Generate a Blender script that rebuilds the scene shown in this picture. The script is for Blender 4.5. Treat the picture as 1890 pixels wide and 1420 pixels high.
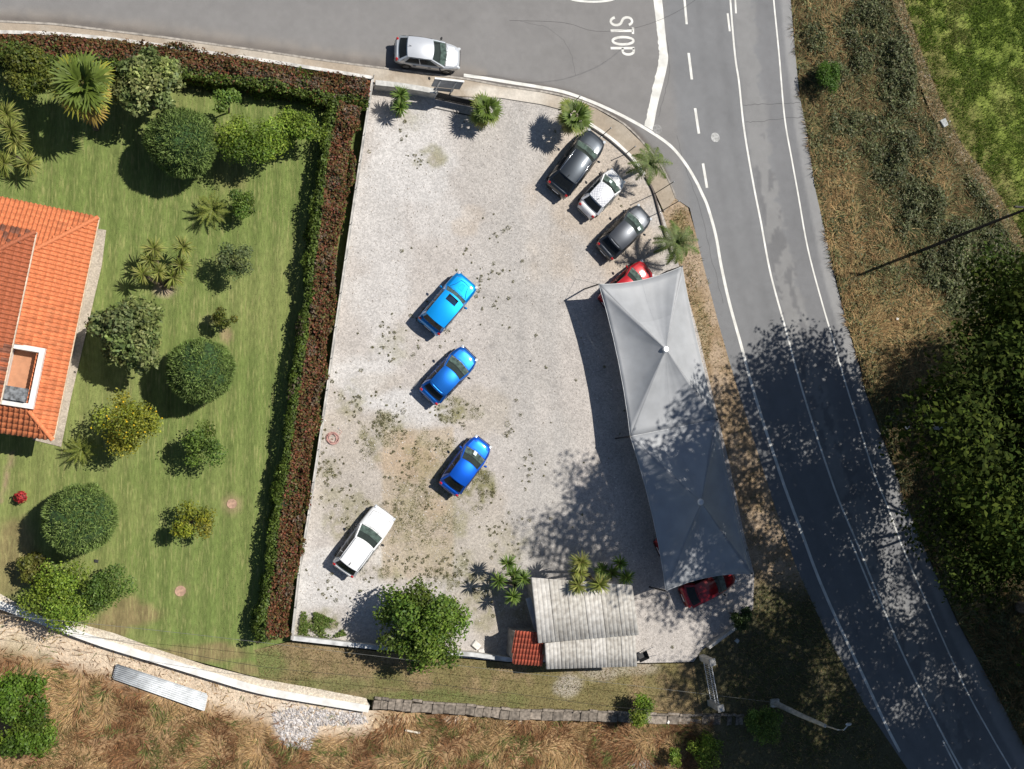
import bpy, math, random
import numpy as np
from mathutils import Vector, Matrix
from mathutils.geometry import delaunay_2d_cdt
R = math.radians
for o in list(bpy.data.objects): bpy.data.objects.remove(o)
SC = bpy.context.scene
COL = SC.collection
# ------------------------------------------------------------------ camera
IMW, IMH = 1890.0, 1420.0
FPX, HCAM = 1750.0, 58.0
NAD = (470.0, 820.0)
cam_d = bpy.data.cameras.new('camera'); cam = bpy.data.objects.new('camera', cam_d); COL.objects.link(cam)
SC.camera = cam
n_ = Vector(((NAD[0]-IMW/2)/FPX, -(NAD[1]-IMH/2)/FPX, -1.0))
zc = (-n_).normalized()
xc = Vector((1,0,0)); xc = (xc - zc*xc.dot(zc)).normalized()
yc = zc.cross(xc)
ROT = Matrix((xc, yc, zc))                      # camera axes -> world
cam.matrix_world = Matrix.Translation((0,0,HCAM)) @ ROT.to_4x4()
cam_d.sensor_width = 36.0; cam_d.sensor_fit = 'HORIZONTAL'
cam_d.lens = 36.0*FPX/IMW
cam_d.clip_start = 0.5; cam_d.clip_end = 3000
def G(px, py, z=0.0):
    d = ROT @ Vector(((px-IMW/2)/FPX, -(py-IMH/2)/FPX, -1.0))
    t = (z-HCAM)/d.z
    return Vector((d.x*t, d.y*t, z))
RN = np.array([list(r) for r in ROT])
def PX(xyz):
    p = np.asarray(xyz, float) - np.array([0,0,HCAM])
    c = p @ RN
    return np.stack([IMW/2 + FPX*c[:,0]/-c[:,2], IMH/2 - FPX*c[:,1]/-c[:,2]], 1)
# ------------------------------------------------------------------ light
SUN_EL, SUN_TH = 57.0, 27.0
W = bpy.data.worlds.new('World'); SC.world = W; W.use_nodes = True
nt = W.node_tree; nt.nodes.clear()
sky = nt.nodes.new('ShaderNodeTexSky'); sky.sky_type = 'NISHITA'; sky.sun_disc = False
sky.sun_elevation = R(SUN_EL); sky.sun_rotation = R(90-SUN_TH)
sky.altitude = 100; sky.air_density = 1.0; sky.dust_density = 0.6; sky.ozone_density = 1.2
bg = nt.nodes.new('ShaderNodeBackground'); bg.inputs[1].default_value = 0.058
wo = nt.nodes.new('ShaderNodeOutputWorld')
nt.links.new(sky.outputs[0], bg.inputs[0]); nt.links.new(bg.outputs[0], wo.inputs[0])
sl = bpy.data.lights.new('sun', 'SUN'); sl.energy = 4.7; sl.angle = R(0.53); sl.color = (1.0, 0.955, 0.88)
so = bpy.data.objects.new('sun', sl); COL.objects.link(so)
sdir = Vector((math.cos(R(SUN_EL))*math.cos(R(SUN_TH)), math.cos(R(SUN_EL))*math.sin(R(SUN_TH)), math.sin(R(SUN_EL))))
so.rotation_euler = sdir.to_track_quat('Z', 'Y').to_euler(); so.location = (40, 20, 60)
SC.view_settings.view_transform = 'Standard'; SC.view_settings.look = 'None'
SC.view_settings.exposure = 0.18; SC.view_settings.gamma = 1.0
SC.render.engine = 'CYCLES'
SC.cycles.max_bounces = 6; SC.cycles.diffuse_bounces = 3; SC.cycles.transmission_bounces = 4
SC.cycles.transparent_max_bounces = 8
# ------------------------------------------------------------------ numpy noise
def _h(ix, iy, s):
    n = (ix.astype(np.int64)*374761393 + iy.astype(np.int64)*668265263 + s*974634621) & 0x7fffffff
    n = ((n ^ (n >> 13))*1274126177) & 0x7fffffff
    return ((n ^ (n >> 16)) & 0xffff)/65535.0
def vn(x, y, s=0):
    x = np.asarray(x, float); y = np.asarray(y, float)
    ix = np.floor(x); iy = np.floor(y); fx = x-ix; fy = y-iy
    fx = fx*fx*(3-2*fx); fy = fy*fy*(3-2*fy)
    a = _h(ix,iy,s); b = _h(ix+1,iy,s); c = _h(ix,iy+1,s); d = _h(ix+1,iy+1,s)
    return (a*(1-fx)+b*fx)*(1-fy)+(c*(1-fx)+d*fx)*fy
def fbm(x, y, s=0, o=4):
    t = 0; a = .5; n = 0
    for i in range(o):
        t = t + a*vn(x*2**i, y*2**i, s+i*17); n += a; a *= .55
    return t/n
def sstep(a, b, x): 
    t = np.clip((x-a)/(b-a), 0, 1); return t*t*(3-2*t)
def mix(a, b, t):
    t = np.asarray(t)[:, None]; return a*(1-t)+np.asarray(b)*t
def C(*v): return np.array(v, float)
# ------------------------------------------------------------------ materials
MATS = {}
def newmat(name):
    m = bpy.data.materials.new(name); m.use_nodes = True
    t = m.node_tree; t.nodes.clear()
    out = t.nodes.new('ShaderNodeOutputMaterial'); b = t.nodes.new('ShaderNodeBsdfPrincipled')
    t.links.new(b.outputs[0], out.inputs[0])
    MATS[name] = m
    return m, t, b, out
def mat(name, col, rough=.6, metal=0., coat=0., var=.08, vscale=3., bump=0., bscale=40., spec=.5, col2=None, coords='Object', coatr=.05):
    if name in MATS: return MATS[name]
    m, t, b, out = newmat(name)
    tc = t.nodes.new('ShaderNodeTexCoord'); nz = t.nodes.new('ShaderNodeTexNoise')
    nz.inputs['Scale'].default_value = vscale; nz.inputs['Detail'].default_value = 5
    t.links.new(tc.outputs[coords], nz.inputs['Vector'])
    mx = t.nodes.new('ShaderNodeMix'); mx.data_type = 'RGBA'
    c2 = col2 if col2 else tuple(max(0, c*(1-2*var)) for c in col)
    c1 = col if col2 else tuple(min(1, c*(1+2*var)) for c in col)
    mx.inputs['A'].default_value = (*c1, 1); mx.inputs['B'].default_value = (*c2, 1)
    rr = t.nodes.new('ShaderNodeMapRange'); rr.inputs['From Min'].default_value = .35; rr.inputs['From Max'].default_value = .65
    t.links.new(nz.outputs[0], rr.inputs[0]); t.links.new(rr.outputs[0], mx.inputs['Factor'])
    t.links.new(mx.outputs['Result'], b.inputs['Base Color'])
    b.inputs['Roughness'].default_value = rough; b.inputs['Metallic'].default_value = metal
    b.inputs['Coat Weight'].default_value = coat; b.inputs['Coat Roughness'].default_value = coatr
    b.inputs['Specular IOR Level'].default_value = spec
    if bump:
        n2 = t.nodes.new('ShaderNodeTexNoise'); n2.inputs['Scale'].default_value = bscale; n2.inputs['Detail'].default_value = 4
        t.links.new(tc.outputs[coords], n2.inputs['Vector'])
        bp = t.nodes.new('ShaderNodeBump'); bp.inputs['Strength'].default_value = bump; bp.inputs['Distance'].default_value = .03
        t.links.new(n2.outputs[0], bp.inputs['Height']); t.links.new(bp.outputs[0], b.inputs['Normal'])
    return m
def ground_mat(name, speck=.25, sscale=11., fine=.2, fscale=30., rough=.9, bump=.5, bscale=25., vor=True, aniso=None, spec=.2, streak=None):
    m, t, b, out = newmat(name)
    at = t.nodes.new('ShaderNodeAttribute'); at.attribute_name = 'tint'
    tc = t.nodes.new('ShaderNodeTexCoord'); vec = tc.outputs['Object']
    if aniso:
        mp = t.nodes.new('ShaderNodeMapping'); mp.inputs['Rotation'].default_value = (0,0,aniso[0]); mp.inputs['Scale'].default_value = aniso[1]
        t.links.new(tc.outputs['Object'], mp.inputs['Vector']); vec = mp.outputs[0]
    if vor:
        v = t.nodes.new('ShaderNodeTexVoronoi'); v.inputs['Scale'].default_value = sscale
        t.links.new(vec, v.inputs['Vector'])
        sp = t.nodes.new('ShaderNodeSeparateColor'); t.links.new(v.outputs['Color'], sp.inputs[0]); s_out = sp.outputs[0]
    else:
        v = t.nodes.new('ShaderNodeTexNoise'); v.inputs['Scale'].default_value = sscale; v.inputs['Detail'].default_value = 3
        t.links.new(vec, v.inputs['Vector']); r0 = t.nodes.new('ShaderNodeMapRange')
        r0.inputs['From Min'].default_value = .3; r0.inputs['From Max'].default_value = .7
        t.links.new(v.outputs[0], r0.inputs[0]); s_out = r0.outputs[0]
    r1 = t.nodes.new('ShaderNodeMapRange'); r1.inputs['To Min'].default_value = 1-speck; r1.inputs['To Max'].default_value = 1+speck
    t.links.new(s_out, r1.inputs[0])
    nz = t.nodes.new('ShaderNodeTexNoise'); nz.inputs['Scale'].default_value = fscale; nz.inputs['Detail'].default_value = 4
    t.links.new(tc.outputs['Object'], nz.inputs['Vector'])
    r2 = t.nodes.new('ShaderNodeMapRange'); r2.inputs['From Min'].default_value = .3; r2.inputs['From Max'].default_value = .7
    r2.inputs['To Min'].default_value = 1-fine; r2.inputs['To Max'].default_value = 1+fine
    t.links.new(nz.outputs[0], r2.inputs[0])
    ml = t.nodes.new('ShaderNodeMath'); ml.operation = 'MULTIPLY'; t.links.new(r1.outputs[0], ml.inputs[0]); t.links.new(r2.outputs[0], ml.inputs[1])
    vm = t.nodes.new('ShaderNodeVectorMath'); vm.operation = 'SCALE'
    base = at.outputs['Color']
    if streak:
        mp2 = t.nodes.new('ShaderNodeMapping'); mp2.inputs['Rotation'].default_value = (0,0,streak[0]); mp2.inputs['Scale'].default_value = (streak[1],streak[2],1)
        t.links.new(tc.outputs['Object'], mp2.inputs['Vector'])
        n3 = t.nodes.new('ShaderNodeTexNoise'); n3.inputs['Scale'].default_value = 1; n3.inputs['Detail'].default_value = 4; n3.inputs['Roughness'].default_value = .65
        t.links.new(mp2.outputs[0], n3.inputs['Vector'])
        r3 = t.nodes.new('ShaderNodeMapRange'); r3.inputs['From Min'].default_value = .50; r3.inputs['From Max'].default_value = .66; r3.inputs['To Max'].default_value = streak[4]
        t.links.new(n3.outputs[0], r3.inputs[0])
        n4 = t.nodes.new('ShaderNodeTexNoise'); n4.inputs['Scale'].default_value = .45; n4.inputs['Detail'].default_value = 3; t.links.new(tc.outputs['Object'], n4.inputs['Vector'])
        r4 = t.nodes.new('ShaderNodeMapRange'); r4.inputs['From Min'].default_value = .2; r4.inputs['From Max'].default_value = .7; t.links.new(n4.outputs[0], r4.inputs[0])
        mm = t.nodes.new('ShaderNodeMath'); mm.operation = 'MULTIPLY'; t.links.new(r3.outputs[0], mm.inputs[0]); t.links.new(r4.outputs[0], mm.inputs[1])
        sx = t.nodes.new('ShaderNodeSeparateXYZ'); t.links.new(mp2.outputs[0], sx.inputs[0])
        sn = t.nodes.new('ShaderNodeMath'); sn.operation = 'SINE'; sm1 = t.nodes.new('ShaderNodeMath'); sm1.operation = 'MULTIPLY'; sm1.inputs[1].default_value = streak[5]/streak[1]
        t.links.new(sx.outputs[0], sm1.inputs[0]); t.links.new(sm1.outputs[0], sn.inputs[0])
        sr = t.nodes.new('ShaderNodeMapRange'); sr.inputs['From Min'].default_value = -1; sr.inputs['To Min'].default_value = .86; sr.inputs['To Max'].default_value = 1.12; t.links.new(sn.outputs[0], sr.inputs[0])
        sv = t.nodes.new('ShaderNodeVectorMath'); sv.operation = 'SCALE'; t.links.new(base, sv.inputs[0]); t.links.new(sr.outputs[0], sv.inputs['Scale']); base = sv.outputs[0]
        mx = t.nodes.new('ShaderNodeMix'); mx.data_type = 'RGBA'; mx.inputs['B'].default_value = (*streak[3],1)
        t.links.new(mm.outputs[0], mx.inputs['Factor']); t.links.new(base, mx.inputs['A']); base = mx.outputs['Result']
    t.links.new(base, vm.inputs[0]); t.links.new(ml.outputs[0], vm.inputs['Scale'])
    t.links.new(vm.outputs[0], b.inputs['Base Color'])
    b.inputs['Roughness'].default_value = rough; b.inputs['Specular IOR Level'].default_value = spec
    if bump:
        bp = t.nodes.new('ShaderNodeBump'); bp.inputs['Strength'].default_value = bump; bp.inputs['Distance'].default_value = .04
        n2 = t.nodes.new('ShaderNodeTexNoise'); n2.inputs['Scale'].default_value = bscale; n2.inputs['Detail'].default_value = 3
        t.links.new(tc.outputs['Object'], n2.inputs['Vector'])
        t.links.new(n2.outputs[0], bp.inputs['Height']); t.links.new(bp.outputs[0], b.inputs['Normal'])
    return m
def leaf_mat(name, trans=.28, rough=.55, spec=.35):
    m, t, b, out = newmat(name)
    at = t.nodes.new('ShaderNodeAttribute'); at.attribute_name = 'tint'
    t.links.new(at.outputs['Color'], b.inputs['Base Color'])
    b.inputs['Roughness'].default_value = rough; b.inputs['Specular IOR Level'].default_value = spec
    tr = t.nodes.new('ShaderNodeBsdfTranslucent'); t.links.new(at.outputs['Color'], tr.inputs[0])
    mx = t.nodes.new('ShaderNodeMixShader'); mx.inputs[0].default_value = trans
    t.links.new(b.outputs[0], mx.inputs[1]); t.links.new(tr.outputs[0], mx.inputs[2]); t.links.new(mx.outputs[0], out.inputs[0])
    return m
LEAF = leaf_mat('leaf', .36); DRY = leaf_mat('dry_blade', .2, .8, .1); NEEDLE = leaf_mat('needle', .15, .7, .2); LEAF_DULL = leaf_mat('dull_leaf', .16, .8, .06)
BARK = mat('bark', (.16,.12,.09), .9, var=.2, vscale=8, bump=.6)
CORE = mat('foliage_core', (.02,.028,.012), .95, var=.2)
WHITE_PAINT = mat('road_paint', (.74,.73,.69), .7, var=.06, vscale=1.5, col2=(.55,.54,.50))
CONC = mat('concrete', (.46,.44,.40), .85, var=.12, vscale=2.5, bump=.3)
WCONC = mat('white_concrete', (.72,.70,.66), .8, var=.07, vscale=2, bump=.2)
PLASTER = mat('white_plaster', (.74,.72,.68), .8, var=.06, vscale=2)
BLACKM = mat('black_metal', (.02,.02,.022), .5, var=.1)
GALV = mat('galvanised_metal', (.52,.54,.56), .45, .6, var=.08)
STEEL = mat('grey_steel', (.35,.36,.37), .45, .7)
# ------------------------------------------------------------------ objects
def link(o, parent=None):
    COL.objects.link(o)
    if parent is not None: o.parent = parent
    return o
def mesh_np(name, V, nper, mat_, tint=None, parent=None, smooth=False):
    V = np.asarray(V, np.float32).reshape(-1, 3); n = len(V)//nper
    me = bpy.data.meshes.new(name)
    me.vertices.add(len(V)); me.vertices.foreach_set('co', V.ravel())
    me.loops.add(n*nper); me.loops.foreach_set('vertex_index', np.arange(n*nper, dtype=np.int32))
    me.polygons.add(n); me.polygons.foreach_set('loop_start', np.arange(0, n*nper, nper, dtype=np.int32))
    me.update(calc_edges=True)
    if tint is not None: set_tint(me, np.repeat(tint, nper, 0))
    me.materials.append(mat_)
    return link(bpy.data.objects.new(name, me), parent)
def set_tint(me, c):
    c = np.asarray(c, np.float32)
    if c.shape[1] == 3: c = np.concatenate([c, np.ones((len(c),1), np.float32)], 1)
    a = me.color_attributes.new('tint', 'FLOAT_COLOR', 'POINT'); a.data.foreach_set('color', np.clip(c,0,1).ravel())
def mesh_data(name, V, F, mat_, smooth=False):
    me = bpy.data.meshes.new(name); me.from_pydata([tuple(v) for v in V], [], F); me.update()
    me.materials.append(mat_)
    if smooth:
        me.polygons.foreach_set('use_smooth', [True]*len(me.polygons))
    return me
def obj(name, V, F, mat_, parent=None, smooth=False):
    return link(bpy.data.objects.new(name, mesh_data(name, V, F, mat_, smooth)), parent)
class MB:
    def __init__(s): s.V = []; s.F = []
    def add(s, V, F):
        k = len(s.V); s.V += [tuple(v) for v in V]; s.F += [tuple(i+k for i in f) for f in F]; return s
    def box(s, x0, x1, y0, y1, z0, z1):
        return s.add([(x0,y0,z0),(x1,y0,z0),(x1,y1,z0),(x0,y1,z0),(x0,y0,z1),(x1,y0,z1),(x1,y1,z1),(x0,y1,z1)],
            [(3,2,1,0),(4,5,6,7),(0,1,5,4),(1,2,6,5),(2,3,7,6),(3,0,4,7)])
    def tube(s, pts, r, n=6, cap=True):
        pts = [Vector(p) for p in pts]; rs = r if isinstance(r, (list,tuple)) else [r]*len(pts)
        V = []; F = []
        for i, p in enumerate(pts):
            d = (pts[min(i+1,len(pts)-1)]-pts[max(i-1,0)])
            if d.length < 1e-6: d = Vector((0,0,1))
            d.normalize()
            a = Vector((0,0,1)) if abs(d.z) < .9 else Vector((1,0,0))
            u = d.cross(a).normalized(); v = d.cross(u)
            for k in range(n):
                an = 2*math.pi*k/n; V.append(p+u*(math.cos(an)*rs[i])+v*(math.sin(an)*rs[i]))
        for i in range(len(pts)-1):
            for k in range(n):
                F.append((i*n+k, i*n+(k+1)%n, (i+1)*n+(k+1)%n, (i+1)*n+k))
        if cap:
            F.append(tuple(range(n))[::-1]); F.append(tuple((len(pts)-1)*n+k for k in range(n)))
        return s.add(V, F)
    def ell(s, c, r, nu=10, nv=6, M=None):
        V = []; F = []
        for j in range(nv+1):
            ph = math.pi*j/nv
            for i in range(nu):
                th = 2*math.pi*i/nu
                p = Vector((r[0]*math.sin(ph)*math.cos(th), r[1]*math.sin(ph)*math.sin(th), r[2]*math.cos(ph)))
                if M: p = M @ p
                V.append(Vector(c)+p)
        for j in range(nv):
            for i in range(nu):
                F.append((j*nu+i, (j+1)*nu+i, (j+1)*nu+(i+1)%nu, j*nu+(i+1)%nu))
        return s.add(V, F)
    def grid(s, P):   # P[i][j] points
        n = len(P[0]); V = [p for row in P for p in row]
        F = [(i*n+j, i*n+j+1, (i+1)*n+j+1, (i+1)*n+j) for i in range(len(P)-1) for j in range(n-1)]
        return s.add(V, F)
    def wall(s, pts, w, z0, z1, closed=False):   # prism along a polyline (world xy)
        P = offset_pair([Vector((p[0],p[1],0)) for p in pts], w)
        V = []; F = []; n = len(pts)
        for (a, b) in P:
            V += [(a.x,a.y,z0),(b.x,b.y,z0),(b.x,b.y,z1),(a.x,a.y,z1)]
        for i in range(n-1):
            k = 4*i
            for e in range(4):
                F.append((k+e, k+(e+1)%4, k+4+(e+1)%4, k+4+e))
        F.append((0,1,2,3)); F.append((4*n-1,4*n-2,4*n-3,4*n-4))
        return s.add(V, F)
    def build(s, name, mat_, parent=None, smooth=False):
        return obj(name, s.V, s.F, mat_, parent, smooth)
def offset_pair(pts, w):
    out = []; n = len(pts)
    for i in range(n):
        d = pts[min(i+1,n-1)]-pts[max(i-1,0)]; d.z = 0; d.normalize()
        nn = Vector((-d.y, d.x, 0)); out.append((pts[i]+nn*w/2, pts[i]-nn*w/2))
    return out
def smooth_line(pts, k=6):     # Catmull-Rom, works for tuples of any length
    P = [np.array(p, float) for p in pts]; P = [2*P[0]-P[1]]+P+[2*P[-1]-P[-2]]; out = []
    for i in range(1, len(P)-2):
        for j in range(k):
            t = j/k; a,b,c,d = P[i-1],P[i],P[i+1],P[i+2]
            out.append(.5*((2*b)+(-a+c)*t+(2*a-5*b+4*c-d)*t*t+(-a+3*b-3*c+d)*t**3))
    out.append(P[-2]); return [tuple(p) for p in out]
def GP(pts, z=0, sm=0):
    if sm: pts = smooth_line(pts, sm)
    return [G(p[0], p[1], z) for p in pts]
def tag(o, label, cat, group=None):
    o['label'] = label; o['category'] = cat
    if group: o['group'] = group
    return o
def struct(o, kind='structure'): o['kind'] = kind; return o
def thing(name, label, cat, loc=(0,0,0), rz=0, group=None):
    o = bpy.data.objects.new(name, None); o.empty_display_size = .3; COL.objects.link(o)
    o.location = loc; o.rotation_euler = (0,0,rz)
    return tag(o, label, cat, group)
def inpoly(x, y, poly):
    x = np.asarray(x); y = np.asarray(y); r = np.zeros(x.shape, bool); n = len(poly); j = n-1
    for i in range(n):
        xi, yi = poly[i][0], poly[i][1]; xj, yj = poly[j][0], poly[j][1]
        c = ((yi > y) != (yj > y)) & (x < (xj-xi)*(y-yi)/((yj-yi) if yj != yi else 1e-9)+xi)
        r ^= c; j = i
    return r
def densify(poly, step):
    out = []
    for i in range(len(poly)):
        a = Vector(poly[i]); b = Vector(poly[(i+1)%len(poly)]); n = max(1, int((b-a).length/step))
        for k in range(n): out.append(a+(b-a)*k/n)
    return out
def sheet(name, ppx, z, step, mat_, colf, hf=None, kind='structure', sm=0):
    """a ground sheet: outline given in photo pixels laid on the plane z; colf(px,py,x,y)->rgb; hf(x,y)->height"""
    w = [Vector((p.x, p.y)) for p in GP(ppx, z)]
    w = densify(w, step*1.5)
    xs = np.array([p.x for p in w]); ys = np.array([p.y for p in w])
    gx, gy = np.meshgrid(np.arange(xs.min()+step*.4, xs.max(), step), np.arange(ys.min()+step*.4, ys.max(), step))
    gx = gx.ravel(); gy = gy.ravel(); rg = np.random.default_rng(5)
    gx = gx+rg.uniform(-.2,.2,gx.shape)*step; gy = gy+rg.uniform(-.2,.2,gy.shape)*step
    m = inpoly(gx, gy, [(p.x,p.y) for p in w]); gx = gx[m]; gy = gy[m]
    n = len(w); co = w+[Vector((a,b)) for a,b in zip(gx,gy)]
    r = delaunay_2d_cdt(co, [(i,(i+1)%n) for i in range(n)], [list(range(n))], 1, 1e-5)
    V = np.array([(v.x,v.y,z) for v in r[0]])
    if hf is not None: V[:,2] += hf(V[:,0], V[:,1])
    me = bpy.data.meshes.new(name); me.from_pydata(V.tolist(), [], r[2]); me.update()
    # faces up
    if me.polygons and me.polygons[0].normal.z < 0: me.flip_normals()
    me.materials.append(mat_)
    q = PX(np.column_stack([V[:,0],V[:,1],np.full(len(V),z)]))
    set_tint(me, colf(q[:,0], q[:,1], V[:,0], V[:,1]))
    o = link(bpy.data.objects.new(name, me)); o['kind'] = kind
    return o
def blob(px, py, L, seed=3, rough=.55, sc=.02):
    """soft irregular spots in L: (x,y,rx,ry,strength)"""
    nn = (fbm(px*sc, py*sc, seed, 4)-.5)*2*rough
    t = np.zeros_like(px)
    for (x,y,rx,ry,s) in L:
        d = np.sqrt(((px-x)/rx)**2+((py-y)/ry)**2)+nn
        t = np.maximum(t, s*(1-sstep(.55,1.15,d)))
    return t
# ================================================================== the setting
M_ASPH = ground_mat('asphalt', .10, 22, .12, 60, .85, .25, 60, vor=False, spec=.3)
M_LOT = ground_mat('gravel', .19, 12, .22, 34, .92, .7, 22)
M_LAWN = ground_mat('mown_grass', .20, 9, .36, 42, .9, .8, 30, vor=False, aniso=(.10, (1.0,.25,1)), streak=(.10,9.0,.9,(.36,.34,.14),.72,5.6))
M_SOIL = ground_mat('soil', .22, 7, .28, 22, .95, .9, 18, vor=False)
M_PAVE = ground_mat('pavement_concrete', .10, 6, .14, 30, .9, .3, 40, vor=False)
M_FIELD = ground_mat('field_grass', .35, 4, .35, 14, .95, 1., 14, vor=False)
ROAD_W = [(-70,34),(0,41),(100,46),(200,58),(300,70),(400,84),(480,95),(600,113),(700,126),(800,139),(860,147),(930,160),(1000,170),(1050,181),(1098,199),(1151,230),(1186,264),(1215,300),(1236,340),(1246,366),(1273,384),(1284,430),(1295,477),(1308,528),(1328,604),(1346,667),(1362,720),(1380,776),(1410,872),(1428,929),(1473,1055),(1504,1123),(1530,1180),(1562,1238),(1595,1301),(1638,1365),(1672,1415),(1740,1510)]
ROAD_E = [(1457,-90),(1459.5,0),(1468,101),(1476,178),(1489,241),(1504,346),(1522,426),(1545,528),(1565,604),(1588,680),(1598,725),(1626,801),(1651,865),(1671,928),(1697,992),(1728,1062),(1765,1144),(1816,1238),(1867,1334),(1893,1382),(1970,1510)]
# ground sheet to the horizon
def g_col(px,py,x,y):
    c = mix(np.tile(C(.20,.16,.09),(len(px),1)), C(.10,.13,.04), fbm(x*.05,y*.05,2))
    return c
me = bpy.data.meshes.new('ground')
n=48; gs = np.sign(np.linspace(-1,1,n+1))*np.abs(np.linspace(-1,1,n+1))**2*900
V=[(a,b,-1.1) for b in gs for a in gs]; F=[(j*(n+1)+i,j*(n+1)+i+1,(j+1)*(n+1)+i+1,(j+1)*(n+1)+i) for j in range(n) for i in range(n)]
me.from_pydata(V,[],F); me.materials.append(M_SOIL); va=np.array(V); set_tint(me, g_col(va[:,0],va[:,1],va[:,0],va[:,1]))
struct(link(bpy.data.objects.new('ground', me)))
# ---- road
roadpoly = ROAD_W + ROAD_E[::-1] + [(1300,-90),(600,-90),(-70,-90)]
def road_col(px,py,x,y):
    n = fbm(x*.35,y*.35,5); n2 = fbm(x*1.6,y*1.6,9)
    side = C(.212,.205,.20); main = C(.185,.187,.192)
    # main carriageway lies right of the give-way line
    t = sstep(1225,1250, px+(py-120)*-.12)
    c = mix(np.tile(side,(len(px),1)), main, t)
    # distance from the centre line, for the worn east lane
    cl = np.interp(py, CL_Y, CL_X); d = px-cl
    ln = np.interp(py, [0,700,1400],[80,84,93])
    u = d/ln
    worn = sstep(.02,.08,u)*(1-sstep(.52,.56,u+ (n2-.5)*.5))
    patch = sstep(.525,.55,fbm(x*1.5,y*.7,31,5)+.08*np.sin(u*20))
    c = mix(c, C(.235,.232,.228), worn*.75)
    c = mix(c, C(.135,.135,.14), worn*patch*.75*sstep(120,330,py))
    c = mix(c, C(.165,.165,.17), sstep(.5,.6,u)*(1-sstep(1.12,1.2,u))*.55)
    c = mix(c, C(.265,.263,.262), sstep(1.12,1.2,u)*.85)
    # west lane wheel tracks
    v = (px-cl)/ln
    trk = np.exp(-((v+.75)/.10)**2)+np.exp(-((v+.28)/.10)**2)
    c = c*(1-.07*np.clip(trk,0,1)*t)[:,None]
    # gritty gutters beside the pavement
    ed = np.interp(px, [p[0] for p in ROAD_W[:20]], [p[1] for p in ROAD_W[:20]])
    g = np.exp(-((ed-py-6)/9)**2)*(px<1235)*(py<400)
    c = mix(c, C(.125,.11,.10), np.clip(g*(.7+n),0,.9))
    g2 = np.exp(-((ed-py-16)/12)**2)*(px<900)*(py<400)
    c = mix(c, C(.26,.23,.20), np.clip(g2*n2*.9,0,.5))
    return c*(.88+.20*n+.12*(n2-.5)+.16*(fbm(x*4,y*4,57,3)-.5))[:,None]
CL = [(1343,-90),(1348,0),(1356.5,101),(1364,152),(1372,228),(1382,292),(1394,358),(1405,413),(1417,480),(1428,528),(1451,611),(1474,697),(1499,779),(1524,855),(1550,928),(1583,1005),(1605,1060),(1638,1141),(1664,1202),(1702,1281),(1735,1347),(1776,1422),(1830,1510)]
CL_Y=[p[1] for p in CL]; CL_X=[p[0] for p in CL]
road = sheet('road', roadpoly, .0, .19, M_ASPH, road_col)
def ribbon(name, pts, w, z=.006, sm=5, wear=0):
    P = GP(pts, z, sm); L = offset_pair(P, w); V=[]; F=[]
    for a,b in L: V += [(a.x,a.y,z),(b.x,b.y,z)]
    for i in range(len(L)-1): F.append((2*i,2*i+1,2*i+3,2*i+2))
    return obj(name, V, F, WHITE_PAINT, road)
ribbon('edge_line', [(856,139),(900,145.5),(940,152),(990,160),(1041,170),(1092,188),(1143,211),(1194,239),(1237,269),(1265,302),(1285,335),(1295,356),(1306,381),(1321,434),(1331,490),(1346,558),(1367,634),(1386,705),(1410,784),(1425,829),(1448,898),(1481,987),(1508,1060),(1542,1139),(1598,1258),(1638,1344),(1661,1388)], .21)
ribbon('centre_line', CL, .14)
ribbon('edge_line', [(1420,-90),(1428,0),(1438,101),(1448,216),(1461,292),(1473,358),(1491,459),(1517,558),(1539.5,634),(1559,702),(1588,794),(1613,873),(1638.5,936),(1664,1005),(1687,1060),(1715,1123),(1778,1263),(1829,1357),(1867,1422),(1910,1500)], .12)
for a,b,w in [((1263,-5),(1267.5,45),.17),((1271,98),(1277,147),.19),((1283,200),(1290,247),.19),((1297.5,302),(1305,347),.19),((1343,25),(1347,58),.15),((1356.5,-10),(1358.5,25),.13),((1570,997),(1617,1111),.13),((1740,1367),(1772,1430),.13)]:
    ribbon('dash', [a,((a[0]+b[0])/2,(a[1]+b[1])/2),b], w, sm=2)
# give-way stop line with its ragged edge
Lf = smooth_line([(1200,-40),(1206,0),(1212,51),(1215.5,84),(1215.5,112),(1207,152),(1196.5,198),(1190,232)],8)
Rt = smooth_line([(1216,-40),(1222,0),(1227,51),(1231,90),(1233,112),(1224.5,152),(1214,193),(1205,241)],8)
rg = random.Random(3); V=[];F=[]
for i,(a,b) in enumerate(zip(Lf,Rt)):
    j = rg.uniform(-1.1,1.1) if i>16 else 0
    p=G(a[0]+j,a[1],.007); q=G(b[0],b[1],.007); V+=[p,q]
for i in range(len(Lf)-1): F.append((2*i,2*i+1,2*i+3,2*i+2))
obj('stop_line', V, F, WHITE_PAINT, road)
ribbon('arc_marking', [(1046,-6),(1060,0.5),(1093,3.5),(1125,1),(1142,-6)], .14)
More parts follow.
